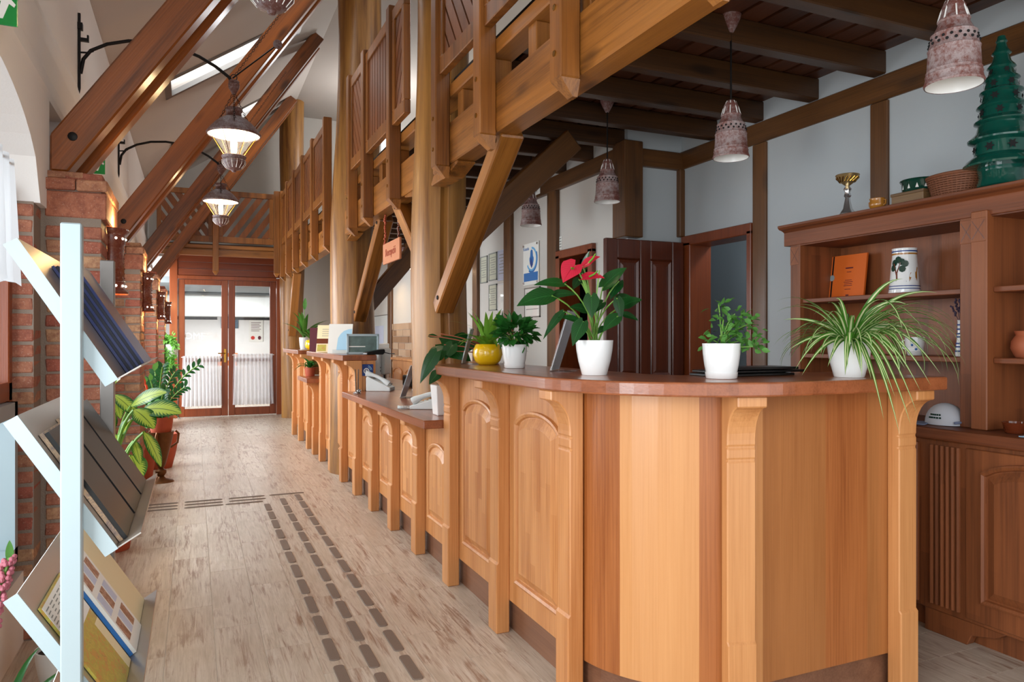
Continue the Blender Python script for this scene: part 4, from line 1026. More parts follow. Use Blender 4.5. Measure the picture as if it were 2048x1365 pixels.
def leafcloud(par, pts, mat, size, shape='oval', name='foliage', nrmc=None):
    """many small leaves joined: one part, kind stuff"""
    vs = []; fs = []; uv = []
    for p, d in pts:
        p = Vector(p); d = Vector(d).normalized(); L = size * random.uniform(.7, 1.25)
        s_ = d.cross(Vector((random.uniform(-1, 1), random.uniform(-1, 1), random.uniform(.2, 1.5)))).normalized(); up = s_.cross(d)
        b0 = len(vs)
        for t in (0, .3, .65, 1):
            w = L * .34 * (prof(shape, t) if 0 < t < 1 else .06)
            for k in (-1, 0, 1): vs.append(p + d * (L * t) + s_ * (k * w) + up * (abs(k) * w * .25 - L * .25 * t * t)); uv.append((k*.5+.5, t))
        for i in range(3):
            for j in range(2): a = b0 + i*3 + j; fs.append((a, a+1, a+4, a+3))
    inv = wm(par).inverted()
    me = bpy.data.meshes.new(name); me.from_pydata([tuple(inv @ v) for v in vs], [], fs); me.materials.append(mat)
    ul = me.uv_layers.new(name='UVMap')
    for lp in me.loops: ul.data[lp.index].uv = uv[lp.vertex_index]
    me.polygons.foreach_set('use_smooth', [True] * len(fs)); me.update()
    o = bpy.data.objects.new(name, me); COL.objects.link(o); o.parent = par; o['kind'] = 'stuff'; return o
def stems(par, paths, r, mat, name='stems'):
    mb = MB()
    for p in paths: mb.tube(p, r, 6)
    o = obj(name, mb, mat, par, 60); 
    if len(paths) > 1: o['kind'] = 'stuff'
    return o
def curve(a, b, up=.3, n=7):
    a = Vector(a); b = Vector(b); m_ = Vector((a.x + (b.x - a.x) * .25, a.y + (b.y - a.y) * .25, a.z + (b.z - a.z) * .75 + up * 0))
    return [(1-t)**2 * a + 2*t*(1-t) * m_ + t*t * b for t in [i / n for i in range(n + 1)]]
def pot(par, r0, r1, h, mat, rim=.004, foot=0, saucer=None, name='pot'):
    z0 = 0 if not saucer else .004
    pr = [(r0 * .97, z0), (r0, z0 + .003), (r0 + (r1-r0)*.55, h * .4), (r0 + (r1-r0)*.85, h*.7), (r1, h), (r1 - rim, h), (r1 - rim - .003, h * .88), (0, h * .88)]
    o = obj(name, MB().lathe(pr, n=36), mat, par, 50, w=False)
    obj('soil', MB().lathe([(0, h*.89), (r1 - rim - .004, h * .885), (0, h*.884)], n=20), M['soil'], par, w=False)
    if saucer: obj('saucer', MB().lathe([(r0*1.0, 0), (r0 * 1.06, .002), (r0 * 1.12, saucer), (r0 * 1.09, saucer), (r0 * 1.02, .006), (0, .006)], n=36), mat, par, 50, w=False)
    return o
CTZ = TOP + .0005
def potted(name, lab, x, y, z=CTZ, cat='potted plant', grp=None): return thing(name, lab, cat, (x, y, z), 0, grp)

# anthurium
t = potted('potted_anthurium', 'red flowering anthurium with big dark leaves in a white pot on the high counter', 1.357, 2.335)
pot(t, .047, .07, .128, M['white'])
D0 = 1.357 * SN + 2.335 * CS
lv = [((1103,592),(1033,613),46,.0),((1129,568),(1067,571),24,-.03),((1103,591),(1156,590),22,.03),((1127,623),(1086,680),18,-.06),((1158,642),(1115,635),16,-.05),((1166,644),(1145,693),32,-.09),
      ((1182,592),(1184,637),32,-.06),((1206,605),(1184,629),22,-.03),((1173,621),(1139,615),24,.0),((1235,634),(1206,664),30,-.08),((1235,597),(1243,644),22,-.04),((1206,574),(1254,536),34,.0),
      ((1238,563),(1221,600),28,.03),((1246,612),(1285,600),28,.03),((1245,628),(1277,642),16,.02),((1232,600),(1264,595),24,.07),((1164,547),(1179,502),15,.05),((1158,559),(1146,580),20,.05),((1211,655),(1195,669),15,-.05)]
ps = []
for i, (b_, tp_, w, dd) in enumerate(lv):
    B = Pd(*b_, D0 + dd); T = Pd(*tp_, D0 + dd - .02)
    leaf(t, B, T, w * D0 / 1450, M['anth'], 'heart', arch=.12)
    ps.append(curve((1.357 + .012 * math.sin(i * 2.4), 2.335 + .012 * math.cos(i * 2.4), CTZ + .11), B))
for b_, tp_, w, dd in (((1150,531),(1126,566),44,-.03),((1164,556),(1210,557),20,-.02),((1166,533),(1201,514),19,.0)):
    B = Pd(*b_, D0 + dd); T = Pd(*tp_, D0 + dd - .02)
    fo = leaf(t, B, T, w * D0 / 1450, M['spathe'], 'heart', arch=.18, name='spathe', fold=.2)
    sp = B + (T - B) * .25 + Vector((0, -.012, .004)); obj('spadix', MB().tube([sp, sp + (T - B) * .18 + Vector((-.004, -.012, .008)), sp + (T - B) * .3 + Vector((-.006, -.02, .02))], [.0035, .0035, .002], 8), M['brom'], fo, 60)
    ps.append(curve((1.357, 2.335, CTZ + .11), B))
ps.append([Pd(1191, 650, D0), Pd(1193, 590, D0 - .03), Pd(1199, 541, D0 - .03)])
stems(t, ps, .0028, M['stem'])
# bromeliad in a yellow pot
t = potted('potted_bromeliad', 'green bromeliad in a round yellow pot on the high counter', 1.385, 3.47)
R0 = .077
obj('pot', MB().lathe([(R0*.6, 0), (R0 * .86, .02), (R0, .052), (R0*.96, .08), (R0 * .82, .103), (R0 * .78, .106), (R0 * .74, .1), (R0*.7, .09), (0, .09)], n=36), M['yellow'], t, 50, w=False)
random.seed(21)
def arcleaf(par, c, az, el, L, W, mat, droop, shape='strap', n=10, clampz=None, fold=.25, name='leaf', nrm=None):
    p = Vector(c); sp = [p.copy()]; e = el
    for i in range(n):
        p = p + Vector((math.cos(az) * math.cos(e), math.sin(az) * math.cos(e), math.sin(e))) * (L / n); e -= droop / n * (.6 + .8 * i / n)
        q_ = p.copy()
        if clampz: q_.z = clampz(q_)
        sp.append(q_)
    hz = Vector((math.cos(az), math.sin(az), 0)); 
    return leaf(par, sp[0], sp[-1], W, mat, shape, spine=sp, side=Vector((math.sin(az), -math.cos(az), 0)), fold=fold, name=name)
for k in range(27):
    az = k * 2.4; el = R(random.uniform(66, 86) if k < 11 else random.uniform(30, 62)); L = random.uniform(.19, .235) if k < 11 else random.uniform(.13, .19)
    arcleaf(t, (1.385 + .018*math.cos(az), 3.47 + .018*math.sin(az), CTZ + .092), az, el, L, .042, M['brom'], R(45 if k < 11 else 95))
arcleaf(t, (1.385, 3.47, CTZ + .14), math.atan2(.35, -.45) , R(38), .25, .007, M['brom'], R(50))
# dark leafy plant in white pot
t = potted('potted_kalanchoe', 'bushy dark green plant in a white pot beside the yellow pot', 1.335, 3.015)
pot(t, .044, .058, .108, M['white'], saucer=.02)
random.seed(22); pts = []
for k in range(210):
    v = Vector((random.gauss(0, 1), random.gauss(0, 1), random.gauss(0, .9))).normalized() * random.uniform(.35, 1) ; 
    p = Vector((1.335 + v.x * .085, 3.015 + v.y * .085, CTZ + .165 + v.z * .065)); pts.append((p, v + Vector((0, 0, .15))))
leafcloud(t, pts, M['kal'], .042)
stems(t, [curve((1.335, 3.015, CTZ + .09), (1.335 + .06*math.cos(a), 3.015 + .06*math.sin(a), CTZ + .16)) for a in range(8)], .003, M['stem'])
# soft-leaved pelargonium
t = potted('potted_pelargonium', 'sparse soft green plant in a white pot with saucer on the rounded counter', 1.62, 1.945)
pot(t, .048, .063, .118, M['white'], saucer=.022)
random.seed(23); pts = []; ps = []
D1 = 1.62 * SN + 1.945 * CS
for (u, v, n_) in ((1437,610,9),(1447,640,6),(1470,628,8),(1485,640,9),(1455,660,8),(1440,672,8),(1480,668,12),(1497,680,16),(1470,650,8),(1495,650,10),(1428,682,6),(1506,694,8)):
    T = Pd(u, v, D1 + random.uniform(-.05, .03)); ps.append(curve((1.62, 1.945, CTZ + .1), T))
    for k in range(int(n_ * 1.8)): q_ = Vector((random.gauss(0, .018), random.gauss(0, .018), random.gauss(0, .014))); pts.append((T + q_, q_ + Vector((0, 0, .006))))
leafcloud(t, pts, M['pelarg'], .026); stems(t, ps, .002, M['stem'])
# spider plant
SX, SY = 2.10, 1.85
t = potted('potted_spider_plant', 'striped spider plant spilling from a white pot at the end of the counter', SX, SY)
pot(t, .05, .073, .125, M['white'])
random.seed(24)
def cl(p):
    if p.x < 2.46 and p.y > 1.69 and p.z < TOP + .006: return TOP + .006
    return p.z
for k in range(84):
    az = k * 2.399 + random.uniform(-.2, .2); c = (SX + .02*math.cos(az), SY + .02*math.sin(az), CTZ + .115)
    rr = random.random()
    right = math.cos(az - R(-40)) > .1
    if k % 6 == 0: el, L, dr = R(random.uniform(50, 75)), random.uniform(.26, .34), R(random.uniform(60, 110))
    elif right: el, L, dr = R(random.uniform(25, 65)), random.uniform(.30, .46), R(random.uniform(120, 165))
    else: el, L, dr = R(random.uniform(20, 60)), random.uniform(.2, .3), R(random.uniform(90, 140))
    arcleaf(t, c, az, el, L, random.uniform(.013, .021), M['spider'], dr, n=12, clampz=cl, fold=.3)
for dx, az, w in ((-.02, -118, .024), (.0, -105, .02), (.02, -95, .02), (-.045, -140, .03), (.035, -75, .02), (.05, -60, .022), (.055, -45, .02), (.06, -55, .018), (.05, -70, .02)):
    arcleaf(t, (SX + dx, SY - .045, CTZ + .118), R(az), R(50), random.uniform(.16, .22) if az < -80 else random.uniform(.28, .38), w, M['spider'], R(150), n=12, clampz=lambda p: p.z, fold=.2)
DS = SX*SN + SY*CS
def hang(tip, dd, w, up, f=.45):
    B = Vector((SX, SY, CTZ + .12)); T = Pd(*tip, DS + dd); C1 = B + (T - B) * f; C1.z = max(B.z, T.z) + up
    n = 12; sp = [(1-q)**2 * B + 2*q*(1-q) * C1 + q*q * T for q in [i / n for i in range(n + 1)]]
    for p in sp: p.z = max(p.z, cl(p)) if p.x < 2.46 and p.y > 1.69 else p.z
    leaf(t, B, T, w, M['spider'], 'strap', spine=sp, nrm=Vector((-SN, -CS, .35)), fold=.2)
random.seed(25)
for tip, dd, w, up in (((1768,842),-.24,.019,.07),((1800,872),-.26,.02,.10),((1790,795),-.24,.02,.08),((1822,852),-.24,.018,.11),((1842,785),-.2,.018,.12),((1862,772),-.12,.018,.14),((1882,750),-.05,.018,.15),((1872,700),.05,.016,.14),((1812,740),-.2,.018,.09),
     ((1835,830),-.25,.016,.13),((1778,770),-.22,.02,.06),((1603,752),-.12,.018,.05),((1566,640),-.02,.016,.02),((1578,700),-.06,.018,.06),((1612,700),-.1,.018,.07),((1590,740),-.1,.016,.09),((1876,586),.05,.016,.03),((1806,558),.0,.02,.0),((1690,752),-.2,.03,.03),((1655,735),-.15,.022,.05),((1722,745),-.2,.024,.04),((1708,710),-.16,.022,.04),((1743,760),-.22,.02,.05),((1672,598),-.04,.018,.02),((1820,612),.02,.018,.06)):
    hang(tip, dd, w, up)
# drooping anthurium at the left end of the near counter
t = potted('trailing_anthurium', 'dark heart leaved plant trailing over the left end of the high counter', 1.47, 3.63)
pot(t, .04, .052, .06, M['terra'])
for b_, tp_, w, dd in (((884,688),(942,724),52,-.02),((935,680),(900,678),30,.08),((920,700),(960,690),30,.1),((874,704),(840,768),28,-.24),((878,745),(858,770),22,-.28),((858,672),(879,676),10,0),((884,702),(850,732),34,-.2),((905,690),(890,720),30,-.05)):
    dq = 1.47*SN + 3.63*CS; B = Pd(*b_, dq + dd); T = Pd(*tp_, dq + dd - .02); leaf(t, B, T, w * dq / 1450, M['anth'], 'heart', arch=.1)
stems(t, [curve((1.47, 3.63, CTZ + .05), Pd(u, v, 1.47*SN+3.63*CS - .05)) for u, v in ((888,690),(935,680),(872,702),(858,672),(880,668))], .003, M['jug'])

# plants along the left side
t = thing('potted_dieffenbachia', 'large variegated dumb cane with yellow green leaves in front of the second brick pier', 'potted plant', (-.45, 5.0, 0))
pot(t, .09, .12, .24, M['terra'])
DD = -.45*SN + 5.0*CS
ps = []
for b_, tp_, w, dd in (((262,813),(333,786),34,0),((284,821),(362,828),42,-.1),((268,820),(308,858),38,-.15),((226,790),(276,836),28,.05),((182,745),(180,702),18,.1),((186,744),(172,806),26,.05),((232,798),(241,838),22,.05),
     ((262,912),(281,960),40,-.1),((268,882),(281,930),18,-.1),((288,865),(322,934),22,-.2),((172,800),(201,852),40,.05),((150,770),(140,705),20,.2),((215,770),(198,735),26,.2),((230,830),(215,870),22,.1),((205,790),(190,770),24,.1),((228,868),(232,900),18,0),((150,830),(128,880),24,.1),((226,775),(240,760),18,.2),((200,770),(168,752),30,.3),((205,800),(176,790),34,.2),((190,830),(160,870),34,.1),((225,880),(196,905),34,.05),((240,870),(262,842),24,-.05),((215,900),(236,945),28,-.02),((210,740),(226,705),22,.3)):
    B = Pd(*b_, DD + dd); T = Pd(*tp_, DD + dd - .05); leaf(t, B, T, w * DD / 1450 * 1.05, M['dieff'], 'oval', arch=.14)
    ps.append(curve((-.45, 5.0, .25 if b_[1] > 860 else .45), B))
stems(t, ps, .009, M['stem']); obj('trunk', MB().tube([(-.45, 5.0, .2), (-.455, 5.0, .35), (-.45, 5.01, .55)], [.02, .018, .014], 8), M['stem'], t, 60)
# cactus in a white pot
t = thing('potted_cactus', 'tall spiny cactus in a pale pot beside the nearest brick pier', 'potted plant', (-.455, 3.1, 0))
pot(t, .05, .075, .15, M['inner'])
cz_ = MB(); n = 10
pr = [(.006, .13), (.028, .16), (.03, .25), (.028, .42), (.022, .5), (.0, .53)]
obj('cactus', MB().lathe(pr, n=20), M['zz'], t, 60, w=False)
sp = MB()
for j in range(9):
    a = 2*math.pi*j/9
    for k in range(14):
        z = .17 + k * .024; r_ = .03; sp.tube([(r_*math.cos(a), r_*math.sin(a), z), ((r_+.018)*math.cos(a+.3), (r_+.018)*math.sin(a+.3), z+.006)], [.0012, .0003], 4)
        sp.tube([(r_*math.cos(a), r_*math.sin(a), z), ((r_+.016)*math.cos(a-.3), (r_+.016)*math.sin(a-.3), z-.004)], [.0012, .0003], 4)
obj('spines', sp, M['inner'], t, None, w=False)['kind'] = 'stuff'
# pink flower at the left edge
t = thing('pink_flowering_plant', 'pink spike flower with narrow green leaves at the left edge below the window', 'potted plant', (-.50, 2.42, 0))
pot(t, .07, .09, .16, M['terra'])
spk = MB(); random.seed(31); A = Vector((-.535, 2.40, .42)); Bq = Vector((-.478, 2.45, .66))
for k in range(160):
    u_ = random.random(); r_ = .03 * (1 - u_ * .6); a = random.uniform(0, 6.28); p = A + (Bq - A) * u_ + Vector((r_*math.cos(a), r_*math.sin(a), random.uniform(-.01, .01))); spk.ball(p, .0075, 5)
obj('flower_spike', spk, M['pinkfl'], t, 60)['kind'] = 'stuff'
leaf(t, Bq + Vector((0, 0, -.02)), Bq + Vector((.0, 0, .05)), .02, M['pelarg'], 'lance')
for k in range(16): az = k * 2.4; arcleaf(t, (-.5 + .02*math.cos(az), 2.42 + .02*math.sin(az), .15), az, R(random.uniform(45, 75)), random.uniform(.2, .34), .022, M['kal'], R(80), shape='lance')
stems(t, [[(-.5, 2.42, .14), A, Bq]], .005, M['stem'], 'stem')
t = thing('pale_leaf_plant', 'pale round leaved plant on the window parapet at the left edge', 'potted plant', (-.635, 2.75, .30))
pot(t, .03, .04, .07, M['terra_l'])
for k in range(12):
    z = .45 + k * .045; b_ = Vector((-.62 + .012*math.sin(k*2), 2.77, z)); leaf(t, b_, b_ + Vector((.045*math.cos(k*2.2), .03*math.sin(k*2.2), .015)), .035, M['fern'], 'oval')
stems(t, [[(-.635, 2.75, .35), (-.63, 2.76, .7), (-.62, 2.77, 1.0)]], .003, M['stem'], 'stem')

# stand with ZZ plant, terracotta pot, chili, wall-hung fern by the far piers
def ornate_stand(x, y):
    s = thing('plant_stand', 'ornate cast bronze plant stand in front of the third brick pier', 'plant stand', (x, y, 0))
    obj('foot', MB().lathe([(.0, 0), (.11, 0), (.10, .012), (.04, .03), (.025, .05), (.045, .08), (.045, .10), (.02, .12), (0, .12)], n=20), M['brassd'], s, 50, w=False)
    obj('bowl', MB().lathe([(.02, .12), (.04, .16), (.075, .30), (.105, .44), (.11, .45), (.10, .45), (.07, .30), (0, .2)], n=20), M['brassd'], s, 50, w=False)
    for k in range(3):
        a = k * 2.094 + .3; obj('scroll_handle', MB().tube([(.08*math.cos(a), .08*math.sin(a), .3), (.14*math.cos(a), .14*math.sin(a), .34), (.15*math.cos(a), .15*math.sin(a), .42), (.12*math.cos(a), .12*math.sin(a), .45)], .01, 8), M['brassd'], s, 50, w=False)
    return s
M['brassd'] = flat('aged_bronze', '#7A4E28', .4, metal=.7, var=.5)
ornate_stand(-.27, 7.2)
t = thing('terracotta_pot_plant', 'small terracotta pot of sprawling green leaves standing in the bronze stand', 'potted plant', (-.27, 7.2, .41))
pot(t, .075, .10, .17, M['terra'])
random.seed(33)
for k in range(14): az = k * 2.4; arcleaf(t, (-.27, 7.2, .56), az, R(random.uniform(20, 60)), random.uniform(.12, .22), .03, M['kal'], R(110), shape='lance')
t = thing('potted_zz_plant', 'glossy dark green ZZ plant with feathery stems in a terracotta pot', 'potted plant', (-.33, 8.0, 0))
pot(t, .13, .19, .34, M['terra'])
dz = -.33*SN + 8.0*CS
def frond(tipuv, dd, n=10, lw=.075):
    b0 = Vector((-.33, 8.0, .34)); T = Pd(*tipuv, dz + dd); path = curve(b0, T, n=12)
    for i in range(3, len(path)):
        tg = (path[i] - path[i-1]).normalized(); s_ = tg.cross(Vector((0, -1, .4))).normalized()
        for sg in (-1, 1): leaf(t, path[i], path[i] + s_ * sg * lw * .75 + tg * lw * .7, lw * .45, M['zz'], 'oval', n=4)
    return path
ps = [frond(uv, dd) for uv, dd in (((396,732),-.1),((325,735),0),((300,760),.1),((350,745),.1),((370,775),-.1),((280,770),.1),((330,780),-.2),((310,745),.2))]
stems(t, ps, .007, M['stem'])
t = thing('chili_plant', 'small chili plant with hanging orange red pods near the second brick pier', 'potted plant', (-.44, 7.42, 0))
pot(t, .09, .12, .30, M['terra']); dq = -.44*SN + 7.42*CS
random.seed(34); pts = []
for k in range(60): v = Vector((random.gauss(0, .07), random.gauss(0, .07), random.gauss(0, .1))); pts.append((Vector((-.40, 7.4, .68)) + v, v + Vector((0, 0, .02))))
leafcloud(t, pts, M['pelarg'], .07); stems(t, [curve((-.44, 7.42, .28), Pd(u, 775, dq)) for u in (280, 288, 296)], .005, M['stem'])
for u, v in ((283, 765), (288, 758), (292, 770), (286, 775), (296, 780)):
    a = Pd(u, v, dq - .1); obj('chili_pod', MB().tube([a, a + Vector((.006, 0, -.03)), a + Vector((.012, 0, -.075))], [.010, .011, .002], 8), M['chili'], t, 60)
t = thing('hanging_fern', 'bright green asparagus fern in a white wall pot on the farthest pier', 'potted plant', (-.30, 11.6, 1.0))
obj('wall_pot', MB().lathe([(.05, 0), (.08, .02), (.10, .2), (.095, .2), (.07, .05), (0, .04)], n=20), M['white'], t, 50, w=False)
random.seed(35); dq = -.30*SN + 11.6*CS; pts = []; ps = []
for tu, tv in ((322,672),(345,678),(350,690),(343,715),(330,705),(318,690),(338,742),(316,745),(325,735),(348,735),(312,720),(330,680)):
    T = Pd(tu, tv, dq - .1); pth = curve((-.30, 11.6, 1.18), T, n=10); ps.append(pth)
    for p in pth[2:]:
        for k in range(13): v = Vector((random.gauss(0, .03), random.gauss(0, .03), random.gauss(0, .03))); pts.append((p + v * .6, v))
leafcloud(t, pts, M['fern'], .045, 'lance'); stems(t, ps, .005, M['stem'])
# plants on the farthest high counter
t = potted('potted_peace_lily', 'tall leafy plant in a small grey white pot on the farthest counter', 1.30, 9.62)
pot(t, .05, .065, .15, M['plastic']); random.seed(36)
for k in range(22): az = k*2.4; arcleaf(t, (1.30, 9.62, CTZ + .14), az, R(random.uniform(45, 85)), random.uniform(.22, .42), .055, M['peace'], R(60), shape='lance')
leaf(t, (1.30, 9.6, CTZ + .5), (1.31, 9.58, CTZ + .66), .05, M['pelarg'], 'lance', name='flower_bract'); stems(t, [[(1.30, 9.62, CTZ+.14), (1.30, 9.6, CTZ + .5)]], .004, M['stem'], 'stem')
t = potted('potted_aglaonema', 'green leafy plant in a round yellow pot on the farthest counter', 1.33, 9.15)
obj('pot', MB().lathe([(.05, 0), (.078, .025), (.088, .06), (.08, .1), (.066, .118), (.06, .11), (0, .1)], n=28), M['yellow'], t, 50, w=False)
for k in range(24): az = k*2.4; arcleaf(t, (1.33, 9.15, CTZ + .1), az, R(random.uniform(40, 85)), random.uniform(.16, .30), .05, M['peace'], R(75), shape='lance')
t = potted('trailing_pothos', 'small trailing green plant hanging over the short low shelf desk', 1.22, 8.55, .8505)
pot(t, .05, .06, .1, M['terra'])
for k in range(14): az = k*2.4; arcleaf(t, (1.22, 8.55, .94), az, R(random.uniform(20, 80)), random.uniform(.15, .26), .045, M['kal'], R(110), shape='lance')

# ---------------------------------------------------------------- brochure rack
RX0, RXC = -.255, -.235
rk = thing('brochure_rack', 'tall white aluminium brochure rack with sloping trays in the left foreground', 'display stand', (RXC, 2.15, 0))
def tray_pt(s_, h, y, zt): # s along slope from upper-left, h perpendicular (up-right)
    ux, uz = .527, -.850
    return (-.333 + ux * s_ - uz * h, y, zt + uz * s_ + ux * h)
YA, YB = 1.765, 2.52
obj('post', MB().box(-.252, -.213, 1.735, 1.765, .035, 1.52), M['alu'], rk, bevel=.003)
obj('post', MB().box(-.262, -.223, 2.52, 2.55, .035, 1.52), M['alu_d'], rk, bevel=.003)
for y in (1.75, 2.535): obj('foot_bar', MB().box(-.46, -.02, y - .025, y + .025, 0, .035), M['alu'], rk, bevel=.004)
SL = .345
for zt in (1.485, 1.122, .758, .395):
    tr = obj('tray', MB().add([tray_pt(s_, h, y, zt) for y in (YA, YB) for s_, h in ((0, 0), (SL, 0), (SL, .055), (SL - .003, .055), (SL - .003, .003), (0, .003))],
        [(0,1,7,6),(1,2,8,7),(2,3,9,8),(3,4,10,9),(4,5,11,10),(5,0,6,11),(0,5,4,1),(1,4,3,2),(6,7,10,11),(7,8,9,10)]), M['alu_in'], rk)
    for y0, y1 in ((YA - .004, YA), (YB, YB + .004)):
        obj('tray_flange', MB().prism([(0, -.026), (SL, -.026), (SL, .003), (0, .003)], lambda s_, h, y0=y0: tray_pt(s_, h, y0, zt), lambda s_, h, y1=y1: tray_pt(s_, h, y1, zt)), M['alu'], tr)
def stack(lab, name, zt, y0, y1, s0, h0, h1, mats, cat='brochures', grp=None, s1=None):
    s1 = s1 or SL - .004
    th = thing(name, lab, cat, tray_pt(s1, h0, (y0+y1)/2, zt), 0, grp)
    f8 = lambda a, b_, c, d, y0, y1: MB().add([tray_pt(s_, h, y, zt) for y in (y0, y1) for s_, h in ((a, c), (b_, c), (b_, d), (a, d))], [(0,1,5,4),(1,2,6,5),(2,3,7,6),(3,0,4,7),(0,3,2,1),(4,5,6,7)])
    n = max(1, int((h1 - h0) / .006))
    for k in range(n): obj('booklet', f8(s0 + .004*((k*7) % 3 - 1), s1, h0 + (h1-h0)*k/n + .0004, h0 + (h1-h0)*(k+1)/n, y0 + .0015*((k*5) % 3), y1), mats[k % len(mats)], th)
    return th, f8
s_, f8 = stack('thick stack of navy blue booklets in the top tray of the rack', 'booklet_stack', 1.485, 1.98, 2.20, .05, .004, .05, [M['navy'], M['navyd']], grp='booklets in the top tray')
s2, f8 = stack('second stack of navy booklets farther back in the top tray', 'booklet_stack', 1.485, 2.22, 2.44, .03, .004, .042, [M['navyd'], M['navy']], grp='booklets in the top tray')
M['brownphoto'] = None
def photo(name, cols, sc=18):
    m, nt, b = newmat(name); tc = nd(nt, 'ShaderNodeTexCoord'); n = nd(nt, 'ShaderNodeTexNoise', i_Vector=tc.outputs['Object'], i_Scale=float(sc), i_Detail=5., i_Roughness=.7, i_Distortion=1.0)
    nt.links.new(ramp(nt, n.outputs[0], [(.3 + .4 * i / (len(cols)-1), lin(c)) for i, c in enumerate(cols)]), b.inputs['Base Color']); b.inputs['Roughness'].default_value = .3; return m
M['brownphoto'] = photo('brown_landscape_print', ['#5E4A42', '#8E7A72', '#C8A884', '#75645E', '#A08A6A'], 14); M['map'] = photo('yellow_map_print', ['#8E8A2E', '#C2B048', '#A8A43C', '#C98A3E', '#7E8A38'], 40)
M['greenphoto'] = photo('green_leaf_print', ['#6A7A30', '#B7A23C', '#8A7A2C'], 25); M['photo'] = photo('small_photo_print', ['#3A2A24', '#8A5A4A', '#C8B0A0'], 60)
for k, (y0, y1) in enumerate(((1.80, 2.02), (2.04, 2.26), (2.28, 2.50))):
    stack('brown landscape brochures in the second tray, %s stack from the near post' % ('first', 'second', 'third')[k], 'brochure_stack', 1.122, y0, y1, .06 - .01*k, .004, .022, [M['brownphoto'], M['black'], M['brownphoto']], grp='landscape brochures in the second tray')
st, f8 = stack('yellow town map leaflet in the third tray, nearest to the post', 'map_leaflet', .758, 1.79, 2.05, .06, .004, .010, [M['map']])
ob = obj('text_panel', f8(.06, .17, .0102, .0108, 1.79, 2.05), M['paper'], st); mk = MB()
for j in range(6):
    for r_ in range(9): a = .07 + r_ * .009; v8 = f8(a, a + .003, .0108, .0110, 1.80 + j*.042, 1.83 + j*.042 - .006*(r_ % 3)); mk.add(v8.v, v8.f)
obj('text_lines', mk, M['inkg'], ob)['kind'] = 'stuff'
obj('orange_corner', f8(.20, SL - .006, .0102, .0106, 2.0, 2.05), M['cream'], st)
st, f8 = stack('white picture booklet with blue edge in the third tray', 'picture_booklet', .758, 2.08, 2.27, .07, .004, .022, [M['inkb'], M['paper']])
for j in range(3):
    for r_ in range(3): obj('printed_photo', f8(.09 + r_*.08, .15 + r_*.08, .0222, .0226, 2.095 + j*.055, 2.14 + j*.055), M['photo'] if (j + r_) % 2 == 0 else M['paperb'], st)
stack('greenish yellow leaflet leaning in the third tray by the far post', 'green_leaflet', .758, 2.29, 2.50, .0, .004, .016, [M['greenphoto'], M['cream']])
stack('folded map in the bottom tray of the rack', 'map_leaflet', .395, 1.80, 2.02, .08, .004, .014, [M['map'], M['paper']])
